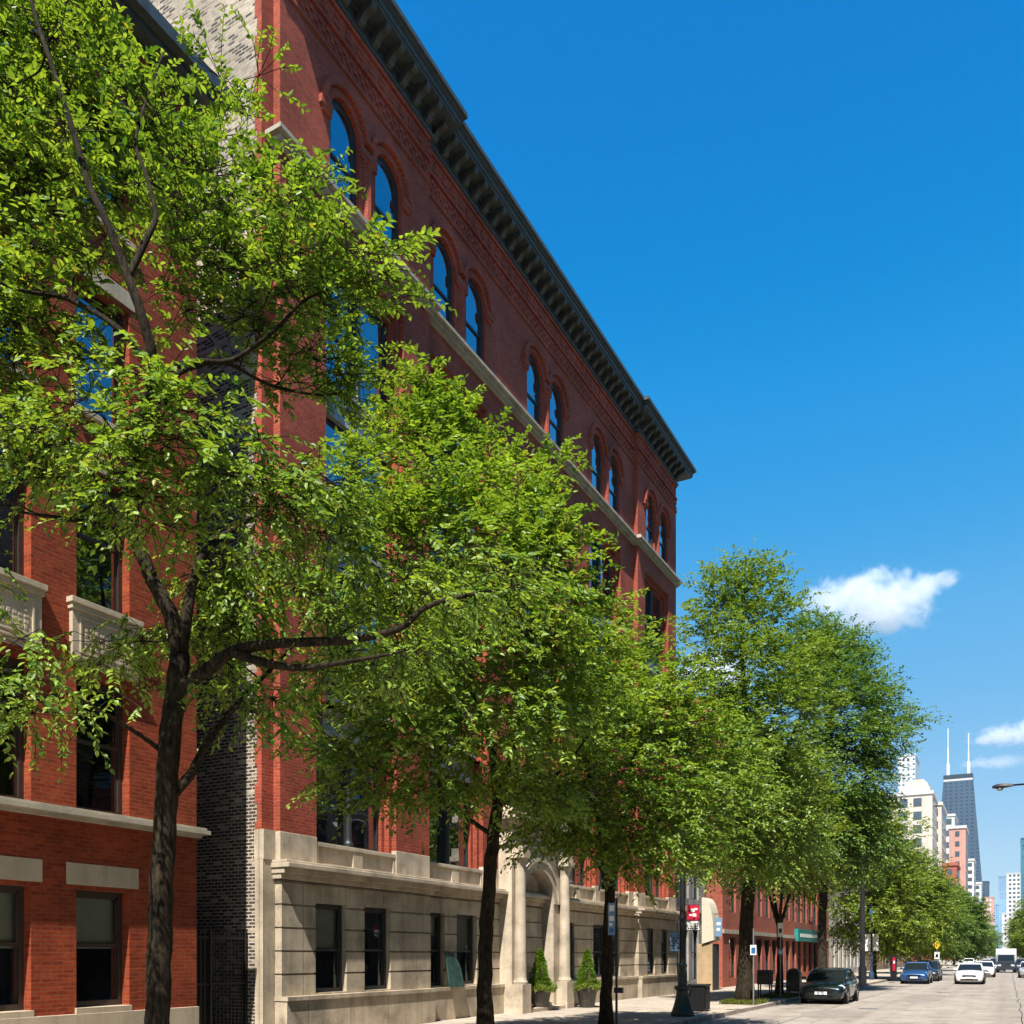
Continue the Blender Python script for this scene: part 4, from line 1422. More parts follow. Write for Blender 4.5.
def row_building(label, name, y0, y1, xf, depth, floors, wall_mat, pitch, wwid, side=1, trim=None, corn=None, group=None, frame=None, parapet=0.6, shop=False, shopmat=None):
    """street building whose front is at x = xf facing +x (side 1) or -x (side -1); floors: (sill, head, storey base, storey top)"""
    root = thing(name, label, 'building', (xf, (y0 + y1) / 2, 0), group)
    T = (lambda s, z, d: (xf + d * side, s, z))
    wb = MB()
    n = max(1, int((y1 - y0 - 0.8) / pitch))
    m0 = (y0 + y1) / 2 - (n - 1) * pitch / 2
    cs = [m0 + k * pitch for k in range(n)]
    top = floors[-1][3]
    for (z0, z1, f0, f1) in floors:
        facade(wb, T, y0, y1, f0, f1 + (parapet if f1 == top else 0), [(c - wwid / 2, c + wwid / 2, z0, z1, False) for c in cs], 0.25)
    H = top + parapet
    xb = xf - depth * side
    for yy in (y0, y1):
        wb.face([(xf, yy, 0), (xb, yy, 0), (xb, yy, H), (xf, yy, H)])
    wb.face([(xb, y0, 0), (xb, y1, 0), (xb, y1, H), (xb, y0, H)])
    wb.build('wall', wall_mat, root)
    q = MB(); q.box(xb + 0.05 * side, xf - 0.05 * side, y0 + 0.05, y1 - 0.05, H - 0.35, H - 0.25)
    q.build('roof', M_ROOF, root)
    q = MB()
    for d, a, b_ in ((0.12, H - 0.5, H - 0.35), (0.3, H - 0.35, H - 0.12), (0.38, H - 0.12, H + 0.02)):
        q.box(xf - 0.2 * side, xf + d * side, y0 + 0.002, y1 - 0.002, a, b_ - 0.002)
    q.build('cornice', corn or M_CORN, root)
    q = MB()
    for (z0, z1, f0, f1) in floors[1:]:
        q.box(xf - 0.1 * side, xf + 0.10 * side, y0 + 0.002, y1 - 0.002, f0 - 0.12, f0 + 0.12)
    if len(floors) > 1: q.build('belt_course', trim or M_BELT, root)
    for (z0, z1, f0, f1) in floors:
        proto = None
        for c in cs:
            if proto is None:
                proto = unit_window('window', wwid - 0.004, z1 - z0 - 0.004, frame or M_FRAME, M_GLASSD)
                o = proto
            else:
                o = copy_tree(proto)
            o.parent = root
            o.location = (-0.12 * side, c - (y0 + y1) / 2, z0 + 0.002)
            o.rotation_euler = (0, 0, 0 if side > 0 else PI)
    return root, cs


def fl(n, first=4.2, h=3.5, sill=0.8, head=0.6, gsill=0.6):
    out = [(gsill, first - 1.1, 0.0, first)]
    z = first
    for k in range(n - 1):
        out.append((z + sill, z + h - head, z, z + h)); z += h
    return out


M_BRICKR = brick_mat('rose_brick', (0.44, 0.105, 0.060), (0.33, 0.070, 0.042), (0.34, 0.16, 0.11))
M_BRICKB = brick_mat('brown_brick', (0.25, 0.14, 0.09), (0.19, 0.10, 0.065), (0.28, 0.22, 0.17))
M_WHITEST = stone_mat('white_stone', (0.56, 0.52, 0.46), var=0.2)
M_GREYST = stone_mat('grey_stone', (0.34, 0.33, 0.31), var=0.3)
M_TAN = stone_mat('tan_stone', (0.48, 0.34, 0.20), var=0.15)
M_TEAL = plain('teal_sign_paint', (0.02, 0.24, 0.24), 0.4)
M_RED = plain('red_sign_paint', (0.45, 0.015, 0.04), 0.4)
M_BLUE = plain('blue_sign_paint', (0.03, 0.12, 0.32), 0.4)
M_LBLUE = plain('light_blue_sign', (0.15, 0.28, 0.44), 0.4)
M_YEL = plain('yellow_sign_paint', (0.62, 0.42, 0.02), 0.4)
M_CREAM = plain('cream_canvas', (0.60, 0.54, 0.42), 0.85)
M_CLOTH = plain('dark_canvas', (0.03, 0.035, 0.03), 0.85)

row_building('narrow grey glazed shop building between the long brick building and the cream awning', 'shop_building', 44.0, 51.6, -15.4, 12,
             [(0.5, 3.6, 0, 4.4), (5.0, 8.6, 4.4, 9.4)], M_GREYST, 1.85, 1.45, corn=M_GREYST, trim=M_WHITEST)
rb, _ = row_building('four storey rose brick building with stone belts, behind the thick tree trunk', 'brick_building', 52.6, 88.5, XF, 14,
                     [(0.5, 3.0, 0, 3.3), (4.5, 7.5, 3.3, 8.2), (9.1, 11.6, 8.2, 12.2), (13.0, 15.5, 12.2, 16.6)], M_BRICKR, 2.25, 1.55, trim=M_BELT)
row_building('pale weathered stone building just past the rose brick building', 'stone_building', 89.0, 113.0, XF - 0.1, 14, fl(4, 4.4, 3.4), M_WHITEST, 2.6, 1.2, corn=M_WHITEST)
row_building('plain brown brick building behind the far kerb trees', 'brick_building', 114.0, 165.0, XF, 14, fl(4, 4.2, 3.4), M_BRICKB, 3.2, 1.4)
row_building('low red brick building far along behind the kerb trees', 'brick_building', 166.0, 232.0, XF, 14, fl(4, 4.2, 3.3), M_BRICKR, 3.6, 1.5)
# added out of view across the street: pane reflections and less sky light
row_building('added brown brick building across the street, cutting sky light, mirrored in the window panes', 'brick_building', -30.0, 42.0, 8.6, 12, fl(6, 4.2, 3.6), M_BRICKB, 3.3, 1.5, side=-1)
row_building('second added brown brick building across the street, cutting sky light, mirrored in far panes', 'brick_building', 43.0, 120.0, 8.6, 12, fl(6, 4.2, 3.6), M_BRICKB, 3.3, 1.5, side=-1)


# ------------------------------------------------------------------ towers far down the street
def tower(label, name, px0, px1, ptop, zc, dep, wall, wins=None, group=None, top=None, cat='building'):
    """block whose street front spans pixels px0..px1 as seen, at depth zc; dep = how far it runs along the street"""
    pass


def block(label, name, x0, x1, y0, y1, h, wall, win=None, winmat=None, cap=None, group=None, cat='building', limit=90):
    """win = (pitch_x, pitch_z, w, h, z_first) : dark windows standing in shallow frames on the south and street sides"""
    root = thing(name, label, cat, ((x0 + x1) / 2, (y0 + y1) / 2, 0), group)
    b = MB(); b.box(x0, x1, y0, y1, -0.2, h)
    b.build('wall', wall, root)
    b = MB(); b.box(x0 - 0.4, x1 + 0.4, y0 - 0.4, y1 + 0.4, h, h + 1.2)
    b.build('parapet', cap or wall, root)
    if win:
        pw, pz, ww, wh, zf = win
        spots = []
        nz = int((h - zf - 1) / pz)
        nx = max(1, int((x1 - x0 - 1) / pw)); ny = max(1, int((y1 - y0 - 1) / pw))
        for k in range(nz):
            z = h - 1.2 - wh - k * pz
            for i in range(nx): spots.append(((x0 + x1) / 2 + (i - (nx - 1) / 2) * pw, y0, z, 0))
            for i in range(ny): spots.append((x1, (y0 + y1) / 2 + (i - (ny - 1) / 2) * pw, z, 1))
        me = [None, None]
        rest = MB()
        for n_, (x, y, z, s) in enumerate(spots):
            if n_ < limit:
                if me[s] is None:
                    q = MB()
                    if s == 0: q.box(-ww / 2, ww / 2, -0.12, 0.1, 0, wh)
                    else: q.box(-0.1, 0.12, -ww / 2, ww / 2, 0, wh)
                    o = q.build('window', winmat or M_GLASSD, root, local=True); me[s] = o.data
                else:
                    o = bpy.data.objects.new('window', me[s]); COL.objects.link(o); o.parent = root
                o.location = Vector((x, y, z)) - root.location
            else:
                if s == 0: rest.box(x - ww / 2, x + ww / 2, y - 0.12, y + 0.1, z, z + wh)
                else: rest.box(x - 0.1, x + 0.12, y - ww / 2, y + ww / 2, z, z + wh)
        if rest.f:
            tag(rest.build('window', winmat or M_GLASSD, root), kind='stuff')
    return root


def front_y(px, X):
    return yx(px, X)


M_BEIGE = stone_mat('beige_stone', (0.60, 0.53, 0.45), var=0.08)
M_PINKB = stone_mat('pink_brick_far', (0.54, 0.29, 0.23), var=0.1)
M_OFFW = stone_mat('off_white_concrete', (0.62, 0.60, 0.57), var=0.06)
M_WINF = plain('far_window', (0.07, 0.09, 0.11), 0.15, 0.0, 0.6, 0.4, 0.3)
M_DKTOWER = grid_mat('dark_tower_facade', (0.034, 0.064, 0.10), (0.012, 0.027, 0.048), 9.0, 7.0, 2.4, 0.3)
M_DKSTEEL = plain('dark_tower_steel', (0.022, 0.032, 0.042), 0.5, var=0.1, scale=0.1)
M_WGRID = grid_mat('white_grid_facade', (0.62, 0.64, 0.66), (0.10, 0.16, 0.22), 3.2, 3.4, 0.9, 0.15)
M_BGLASS = grid_mat('blue_glass_facade', (0.25, 0.36, 0.46), (0.10, 0.20, 0.32), 2.4, 3.6, 0.5, 0.1)
M_TGLASS = grid_mat('teal_glass_facade', (0.05, 0.17, 0.22), (0.025, 0.11, 0.16), 2.4, 3.6, 0.35, 0.1)

at = yx


def mid(label, name, px0, px1, ptop, zc, dep, wall, **k):
    a, b_ = P(px0, 955, zc), P(px1, 955, zc)
    h = EYE + (955 - ptop) / F * zc
    return block(label, name, a.x, b_.x, min(a.y, b_.y), min(a.y, b_.y) + dep, h, wall, **k)


mid('pale high rise with a white window grid, above the beige block', 'high_rise', 898, 916, 757, 620, 30, M_WGRID)
be = mid('beige stone apartment block with a stepped rounded top, left of the dark tower', 'apartment_building', 889, 934, 797, 330, 30, M_BEIGE, win=(4.6, 4.8, 2.7, 2.9, 12), winmat=M_WINF, cap=M_OFFW)
s_ = F / 330
a_, b_ = P(903, 955, 330), P(929, 955, 330)
hh = EYE + (955 - 797) / s_ + 1.2
yq = min(a_.y, b_.y)
q = MB()
q.box(a_.x - .5, b_.x + .5, yq + 2, yq + 26, hh, hh + 2.2)
q.prism([(a_.x, hh + 2.2), (b_.x, hh + 2.2), (b_.x - .3, hh + 3.6), (b_.x - 1.6, hh + 5.2), (a_.x + 1.6, hh + 5.2), (a_.x + .3, hh + 3.6)], yq + 3, yq + 22, 'y')
q.build('stepped_top', M_BEIGE, be)
mid('lower beige wing stepping down beside the beige apartment block', 'apartment_building', 928, 942, 806, 345, 30, M_BEIGE, win=(4.2, 4.8, 2.2, 2.9, 12), winmat=M_WINF, cap=M_OFFW)
mid('grey white block with a flat roof between the beige block and the pink tower', 'apartment_building', 938, 955, 817, 470, 30, M_OFFW, win=(9, 6, 5, 3, 12), winmat=M_WINF)
mid('pink red brick tower with a white flat cornice, in front of the dark skyscraper', 'apartment_building', 949, 966, 829, 400, 26, M_PINKB, win=(3.3, 4.4, 1.7, 2.2, 14), winmat=M_WINF, cap=M_OFFW)
mid('lower orange brick block at the foot of the pink brick tower', 'apartment_building', 943.5, 957, 866, 340, 22, M_BRICKR, win=(3.0, 3.8, 1.5, 2.2, 10), winmat=M_WINF)
mid('white ribbed high rise right after the pink brick tower', 'high_rise', 966, 974, 861, 520, 30, M_OFFW, win=(3.6, 4.2, 2.2, 2.0, 12), winmat=M_WINF)
mid('slim white block stepping down behind the white ribbed high rise', 'high_rise', 973, 981.5, 884, 640, 30, M_OFFW, win=(4.2, 4.6, 2.8, 2.4, 12), winmat=M_WINF)
mid('dark narrow slab tower at the foot of the dark tapering skyscraper', 'high_rise', 981.5, 989, 882, 1300, 40, M_DKTOWER)
mid('rosy high rise low on the skyline, right of the dark slab', 'high_rise', 984, 994, 898, 1150, 40, M_PINKB, win=(3.4, 6, 1.7, 3.4, 20), winmat=M_OFFW)
mid('small grey blue tower low on the skyline between two high rises', 'high_rise', 993, 998, 905, 1400, 40, M_BGLASS)
mid('blue glass tower at the far end of the street', 'high_rise', 998.5, 1007.5, 877, 1500, 40, M_BGLASS)
mid('cream high rise with rows of windows right of the blue glass tower', 'high_rise', 1006.5, 1022, 874, 1350, 50, M_OFFW, win=(5.4, 6.4, 3.2, 3.0, 20), winmat=M_WINF)
mid('low pale block at the far end in front of the blue glass tower', 'high_rise', 1002, 1009, 914, 1200, 30, M_OFFW, win=(4, 6, 2.2, 3.0, 10), winmat=M_WINF)
mid('teal glass tower at the right edge of the view', 'high_rise', 1021, 1050, 839, 900, 40, M_TGLASS)

# the tapering dark skyscraper
zc = 1730
c = P(958.5, 955, zc)
s_ = F / zc
hT = EYE + (955 - 776) / s_
sk = thing('skyscraper', 'huge dark skyscraper tapering upward, two white antennas on its flat top', 'skyscraper', (c.x, c.y, 0))
b = MB()
w0, w1 = 50.0, 25.0     # half widths at the base and the top
wb_, wt_ = 33.0, 19.0
cx_, cy_ = c.x, c.y
b.taper(cx_ - w0, cx_ + w0, cy_ - wb_, cy_ + wb_, 0, hT - 12, cx_ - w1, cx_ + w1, cy_ - wt_, cy_ + wt_)
b.build('tower_shaft', M_DKTOWER, sk)
b = MB()
b.box(cx_ - w1 + .3, cx_ + w1 - .3, cy_ - wt_ + .3, cy_ + wt_ - .3, hT - 12.5, hT - 8)
b.build('crown_band', M_OFFW, sk)
b = MB(); b.box(cx_ - w1, cx_ + w1, cy_ - wt_, cy_ + wt_, hT - 8, hT)
b.build('parapet', M_DKSTEEL, sk)


for sx, tp in ((-18, 727), (17, 734)):
    b = MB()
    zt = EYE + (955 - tp) / s_
    b.lathe([(3.0, 0), (3.0, 24), (1.3, 26), (1.2, (zt - hT) * .55), (0.8, (zt - hT) * .6), (0.8, (zt - hT) * .97), (0.3, zt - hT)], cx_ + sx, cy_, 8, hT)
    b.build('antenna', M_WHITE, sk)


# ------------------------------------------------------------------ cars
def paint(name, c, metal=0.3):
    m = plain(name, c, 0.28, metal, 0.5, 0.04, 3.0, coat=0.8)
    return m


def sec(y, w, zb, zs, zt, c=0.05):
    """half cross-section ring of the body, closed left-right"""
    h = [(0, zb), (w * .80, zb), (w * .93, zb + .06), (w * .985, zb + (zs - zb) * .45), (w, zs), (w * .965, zs + (zt - zs) * .62), (w * .88, zt - .005), (w * .5, zt + c * .8), (0, zt + c)]
    r = [(x, z) for x, z in h] + [(-x, z) for x, z in h[-2:0:-1]]
    return [(x, y, z) for x, z in r]


def loft(b, rings):
    n = len(rings[0])
    v = [p for r in rings for p in r]
    fs = []
    for i in range(len(rings) - 1):
        for k in range(n):
            k2 = (k + 1) % n
            fs.append((i * n + k, i * n + k2, (i + 1) * n + k2, (i + 1) * n + k))
    fs.append(tuple(range(n - 1, -1, -1))); fs.append(tuple((len(rings) - 1) * n + k for k in range(n)))
    b.idx(v, fs)


def car(label, mat, X, Y, rz=0.0, cat='car', name='car', suv=0.0, group='cars along the street', plate=True):
    """saloon facing -y at rz = 0; Y is the front bumper's position"""
    root = thing(name, label, cat, (X, Y + 2.3, RZ), group, rz)
    K = suv
    b = MB()
    S = [(-2.28, .70, .26, .48, .60), (-2.22, .80, .20, .52, .68), (-2.05, .87, .18, .56, .76 + K * .1), (-1.55, .905, .17, .62, .86 + K * .12), (-0.95, .915, .17, .66, .95 + K * .12), (-.3, .92, .17, .68, .96 + K * .1),
         (.6, .92, .17, .69, .97 + K * .1), (1.3, .915, .18, .70, 1.0 + K * .1), (1.85, .89, .20, .70, 1.0 + K * .1), (2.15, .84, .24, .66, .97 + K * .1), (2.28, .74, .30, .60, .86 + K * .1)]
    loft(b, [sec(*q) for q in S])
    body = b.build('body', mat, root, smooth='auto', local=True, outward=True)
    md = body.modifiers.new('sub', 'SUBSURF'); md.levels = 1; md.render_levels = 2
    # glasshouse
    zr = 1.44 + K * .25
    zb_ = .95 + K * .1
    g = MB()
    def gs(y, w, z0, wt, z1):
        return [(-w, y, z0), (w, y, z0), (wt, y, z1), (wt * .5, y, z1 + .02), (-wt * .5, y, z1 + .02), (-wt, y, z1)]
    rings = [gs(-1.02, .80, zb_ - .06, .79, zb_ - .02), gs(-.62, .835, zb_ - .05, .72, zb_ + (zr - zb_) * .55), gs(-.22, .845, zb_ - .05, .64, zr - .05), gs(.35, .85, zb_ - .05, .645, zr), gs(.95, .845, zb_ - .05, .63, zr - .03),
             gs(1.45 + K * .3, .82, zb_ - .04, .66, zb_ + (zr - zb_) * (.55 + K * .3)), gs(1.88, .78, zb_ - .04, .76, zb_ + .03 + K * .15)]
    loft(g, rings)
    g.build('glasshouse', M_CGLASS, root, smooth='auto', local=True, outward=True)
    r = MB()
    loft(r, [[(x, -y_, z) for x, y_, z in [(-.655, .27, zr - .055), (.655, .27, zr - .055), (.60, .22, zr + .01), (-.60, .22, zr + .01)]],
             [(-.665, .35, zr - .02), (.665, .35, zr - .02), (.58, .35, zr + .045), (-.58, .35, zr + .045)],
             [(-.65, 1.0, zr - .05), (.65, 1.0, zr - .05), (.58, 1.0, zr + .012), (-.58, 1.0, zr + .012)]])
    r.build('roof', mat, root, smooth='auto', local=True)
    for sx in (-1, 1):
        for pl, pr2 in (([(sx * .81, -1.0, zb_ - .02), (sx * .74, -.62, zb_ + (zr - zb_) * .55), (sx * .655, -.22, zr - .03)], [.04, .038, .036]),
                        ([(sx * .86, .38, zb_ - .03), (sx * .66, .38, zr - .0)], [.04, .035]),
                        ([(sx * .655, .98, zr - .04), (sx * .68, 1.45 + K * .3, zb_ + (zr - zb_) * (.55 + K * .3)), (sx * .78, 1.88, zb_ + .02)], [.05, .07, .06])):
            p = MB()
            p.tube(pl, pr2, 6)
            p.build('pillar', mat, root, smooth=True, local=True)
        h = MB()
        h.idx([(sx * .44, -2.19, .60), (sx * .80, -2.08, .63), (sx * .86, -1.78, .72), (sx * .74, -1.86, .80), (sx * .46, -2.10, .70),
               (sx * .44, -2.255, .56), (sx * .81, -2.135, .58), (sx * .892, -1.80, .70), (sx * .75, -1.90, .815), (sx * .46, -2.15, .715)],
              [(0, 1, 2, 3, 4), (9, 8, 7, 6, 5), (0, 5, 6, 1), (1, 6, 7, 2), (2, 7, 8, 3), (3, 8, 9, 4), (4, 9, 5, 0)])
        h.build('headlight', M_LAMP, root, smooth='auto', local=True)
        m_ = MB()
        m_.taper(sx * .86, sx * 1.06, -.86, -.74, zb_ + .02, zb_ + .06, sx * .90, sx * 1.04, -.85, -.76, zb_ + .17, ) if False else m_.box(min(sx * .86, sx * 1.05), max(sx * .86, sx * 1.05), -.86, -.73, zb_ + .02, zb_ + .16)
        m_.build('mirror', mat, root, bevel=0.03, local=True)
        t_ = MB(); t_.box(min(sx * .55, sx * .80), max(sx * .55, sx * .80), 2.17, 2.27, .66, .80)
        t_.build('tail_light', M_RED, root, bevel=0.02, local=True)
    q = MB(); q.box(-.42, .42, -2.305, -2.2, .545, .655)
    for k in range(3): q.box(-.42, .42, -2.315, -2.3, .56 + k * .034, .572 + k * .034)
    q.box(-.55, .55, -2.285, -2.15, .27, .38)
    q.build('grille', M_BLACK, root, local=True)
    if plate:
        q = MB(); q.box(-.24, .24, -2.33, -2.28, .405, .525); q.build('number_plate', M_WHITE, root, local=True)
    q = MB(); q.box(-.80, .80, -1.6, 1.7, .12, .24); q.build('underbody', M_BLACK, root, local=True)
    for sx in (-1, 1):
        for wy in (-1.38, 1.36):
            t_ = MB()
            pr = [(.20, .0), (.31, .0), (.325, .03), (.33, .06), (.33, .16), (.325, .19), (.31, .215), (.20, .215)]
            v, fs = [], []
            n = 20
            for rr_, d in pr:
                for k in range(n):
                    a = 2 * PI * k / n
                    v.append((sx * (.935 - .215 + d), wy + rr_ * math.cos(a), .33 + rr_ * math.sin(a)))
            for i in range(len(pr) - 1):
                for k in range(n):
                    k2 = (k + 1) % n
                    fs.append((i * n + k, i * n + k2, (i + 1) * n + k2, (i + 1) * n + k))
            t_.idx(v, fs)
            wh = t_.build('wheel', M_TYRE, root, smooth='auto', local=True)
            rm = MB()
            for k in range(7):
                a = 2 * PI * k / 7
                rm.tube([(sx * .915, wy, .33), (sx * .92, wy + .205 * math.cos(a), .33 + .205 * math.sin(a))], [.035, .028], 5)
            rm.tube([(sx * .80, wy, .33), (sx * .845, wy, .33)], [.205, .205], 18)
            rim = rm.build('rim', M_RIM, wh, local=True)
            am = MB()
            # dark wheel arch lip
            pts = [(sx * .905, wy + .40 * math.cos(PI * k / 10), .33 + .40 * math.sin(PI * k / 10)) for k in range(11)]
            am.tube(pts, [.045] * 11, 6)
            am.build('wheel_arch', M_BLACK, root, smooth=True, local=True)
    return root


C_BLACK = paint('black_green_paint', (0.006, 0.014, 0.016))
C_BLUE = paint('blue_paint', (0.02, 0.07, 0.20))
C_WHITE = paint('white_car_paint', (0.75, 0.75, 0.74), 0.0)
C_SILVER = paint('silver_paint', (0.45, 0.46, 0.47), 0.5)
C_DARK = paint('charcoal_paint', (0.03, 0.033, 0.037))
car('black sedan parked at the kerb below the tall dark green tree', C_BLACK, -6.75, 38.9)
car('blue sedan parked further along the left kerb', C_BLUE, -5.75, 69.0, suv=.3)
car('charcoal car parked close behind the blue sedan', C_DARK, -5.55, 76.5, suv=.6)
car('white sedan driving toward the camera in the middle of the road', C_WHITE, -2.35, 70.0)
car('second white car following behind the white sedan', C_WHITE, -1.95, 93.0)
car('silver car parked at the right edge of the view', C_SILVER, 1.75, 92.0)
car('charcoal car parked at the right kerb, ahead of the silver car', C_DARK, 1.55, 118.0, suv=.6)
car('silver car far away in the left lane', C_SILVER, -2.6, 150.0)
car('dark car far away beyond the second white car', C_DARK, -1.2, 128.0, suv=.6)
car('white car parked far down the left kerb', C_WHITE, -6.0, 175.0)


# box van far down the street
vn = thing('van', 'white roofed delivery van far down the street', 'van', (-0.2, 121.0, RZ), 'cars along the street')
b = MB(); b.box(-1.05, 1.05, -1.0, 3.2, .55, 2.75); b.build('cargo_box', M_WHITE, vn, bevel=0.05, local=True)
b = MB(); b.taper(-.98, .98, -2.5, -1.02, .35, 1.2, -.95, .95, -2.35, -1.02, 1.2, ) if False else b.prism([(-2.55, .35), (-1.01, .35), (-1.01, 2.1), (-1.55, 2.1), (-2.1, 1.3), (-2.5, 1.15)], -.97, .97, 'x')
b.build('cab', C_DARK, vn, local=True)
b = MB(); b.face([(-.85, -2.11, 1.33), (.85, -2.11, 1.33), (.8, -1.60, 2.05), (-.8, -1.60, 2.05)]); b.build('windscreen', M_CGLASS, vn, local=True)
for sx in (-1, 1):
    for wy in (-1.7, 2.2):
        b = MB(); b.tube([(sx * .7, wy, .38), (sx * .98, wy, .38)], [.38, .38], 16); b.build('wheel', M_TYRE, vn, local=True)
    b = MB(); b.box(min(sx * .5, sx * .85), max(sx * .5, sx * .85), -2.57, -2.5, .75, .95); b.build('headlight', M_LAMP, vn, local=True)


# ------------------------------------------------------------------ street furniture
def pole_thing(name, label, cat, px, zc, group=None):
    x, y = XY(px, zc)
    return thing(name, label, cat, (x, y, 0), group), x, y


# lamp post with the fluted green base
lp, x, y = pole_thing('street_lamp', 'black lamp post with flared green iron base beside the litter bin', 'street lamp', 682.5, 28.3)
b = MB(); b.lathe([(.36, 0), (.37, .1), (.33, .16), (.27, .34), (.22, .55), (.19, .75), (.20, .80), (.25, .84), (.25, .92), (.19, .95)], x, y, 16)
b.lathe([(.15, 0), (.145, .35), (.13, .55), (.15, .58), (.15, .64), (.10, .70)], x, y, 14, .95)
b.build('base', M_GREENIRON, lp, smooth='auto')
b = MB(); b.lathe([(.095, 1.6), (.085, 4.2), (.07, 6.4)], x, y, 12)
b.lathe([(.12, 3.0), (.13, 3.05), (.12, 3.1)], x, y, 12); b.lathe([(.11, 4.5), (.12, 4.55), (.11, 4.6)], x, y, 12)
b.build('pole', M_BLACK, lp, smooth='auto')
b = MB(); b.tube([(x, y, 6.3), (x + .3, y, 6.8), (x + .9, y, 7.0), (x + 1.5, y, 6.95)], [.05, .045, .04, .04], 8); b.build('arm', M_BLACK, lp, smooth=True)
b = MB(); b.lathe([(.05, .12), (.2, .06), (.26, -.04), (.2, -.06)], x + 1.5, y, 12, 6.85); b.build('lamp_head', M_BLACK, lp)
lx, ly = x, y


def cam_right(px):
    return Vector((CT, ST, 0))


def board(root, name, cx, cy, z0, z1, wid, mat, ang=None, th=0.03, marks=()):
    """flat board facing the oncoming traffic; marks: (u0, u1, v0, v1, mat) in the board's 0..1 frame"""
    a = TH if ang is None else ang
    ux, uy = math.cos(a), math.sin(a)
    nx, ny = uy, -ux
    b = MB()
    mats = [mat]

    def slab(u0, u1, a0, a1, d0, d1):
        c = [(cx + ux * u + nx * d, cy + uy * u + ny * d) for u, d in ((u0, d0), (u1, d0), (u1, d1), (u0, d1))]
        b.prism(c, a0, a1, 'z')
    slab(-wid / 2, wid / 2, z0, z1, -th / 2, th / 2)
    for (u0, u1, v0, v1, m) in marks:
        if m not in mats: mats.append(m)
        b.mi = mats.index(m)
        slab((u0 - .5) * wid, (u1 - .5) * wid, z0 + (z1 - z0) * v0, z0 + (z1 - z0) * v1, th / 2 + .001, th / 2 + .006)
    return b.build(name, mats, root)


rm_ = random.Random(5)


def scribble(n, cols, rows, m, x0=.08, x1=.92, y0=.1, y1=.9):
    out = []
    for r in range(rows):
        v0 = y0 + (y1 - y0) * r / rows
        v1 = v0 + (y1 - y0) / rows * .6
        for c in range(cols):
            if rm_.random() < .2: continue
            u0 = x0 + (x1 - x0) * c / cols
            out.append((u0, u0 + (x1 - x0) / cols * rm_.uniform(.45, .85), v0, v1, m))
    return out


# banner hung on the lamp post, and the board on its other side
bn = thing('banner', 'red banner with white marks over a white strip, hung on the black lamp post', 'banner', (lx, ly, 0))
s_ = F / 28.3
bx_, by_ = lx + CT * (10.5 / s_), ly + ST * (10.5 / s_)
board(bn, 'red_cloth', bx_, by_, EYE + (955 - 920.5) / s_, EYE + (955 - 905) / s_, 12.5 / s_, M_RED, marks=[(.30, .62, .55, .75, M_WHITE), (.45, .75, .25, .45, M_WHITE), (.2, .4, .3, .4, M_WHITE), (.6, .85, .68, .8, M_WHITE)])
board(bn, 'white_strip', bx_, by_, EYE + (955 - 930) / s_, EYE + (955 - 921.2) / s_, 12.5 / s_, M_WHITE, marks=scribble(0, 6, 3, M_BLACK))
b = MB()
for zz in (905, 930.5):
    z = EYE + (955 - zz) / s_
    b.tube([(lx, ly, z), (lx + CT * 17 / s_, ly + ST * 17 / s_, z)], [.014, .014], 6)
b.build('bracket', M_BLACK, bn)
bd = thing('notice_board', 'small pale notice board with rows of dark marks left of the black lamp post', 'sign', (lx - CT * 7 / s_, ly - ST * 7 / s_, 0))
board(bd, 'board', lx - CT * 7.2 / s_, ly - ST * 7.2 / s_, EYE + (955 - 951) / s_, EYE + (955 - 932) / s_, 10 / s_, M_LBLUE, marks=scribble(0, 4, 6, M_BLACK))
b = MB(); b.tube([(lx, ly, EYE + 18 / s_), (lx - CT * 12 / s_, ly - ST * 12 / s_, EYE + 18 / s_)], [.014, .014], 6); b.build('bracket', M_BLACK, bd)

# parking sign
ps, x, y = pole_thing('parking_sign', 'tall thin signpost with a narrow blue and white parking plate, before the leaning trunk', 'sign', 616.5, 21.6)
s_ = F / 21.6
b = MB(); b.tube([(x, y, -.02), (x, y, 3.25)], [.03, .03], 8); b.build('post', M_BLACK, ps)
board(ps, 'plate', x - CT * 5 / s_, y - ST * 5 / s_, EYE + (955 - 935) / s_, EYE + (955 - 903) / s_, 7 / s_, M_LBLUE, marks=[(.15, .85, .74, .93, M_WHITE), (.15, .85, .44, .60, M_WHITE), (.15, .6, .28, .38, M_WHITE), (.2, .8, .08, .2, M_BLUE)])
b = MB(); b.box(x - .05, x + .16, y - .05, y + .05, 1.0, 1.13); b.build('meter_bracket', M_BLACK, ps)

# litter bin
tb, x, y = pole_thing('litter_bin', 'square dark litter bin standing right of the black lamp post', 'bin', 699.5, 30.8)
b = MB(); b.taper(x - .24, x + .24, y - .24, y + .24, .04, .85, x - .27, x + .27, y - .27, y + .27)
for k in range(7):
    for sx in (-1, 1):
        u = -.21 + k * .07
        b.box(x + u - .014, x + u + .014, y + sx * .285 - .012, y + sx * .285 + .012, .06, .82)
        b.box(x + sx * .285 - .012, x + sx * .285 + .012, y + u - .014, y + u + .014, .06, .82)
b.build('body', M_BLACK, tb)
b = MB(); b.box(x - .31, x + .31, y - .31, y + .31, .85, .92); b.build('rim', M_BLACK, tb, bevel=.015)
b = MB(); b.box(x - .2, x + .2, y - .2, y + .2, -.01, .04); b.build('foot', M_BLACK, tb)


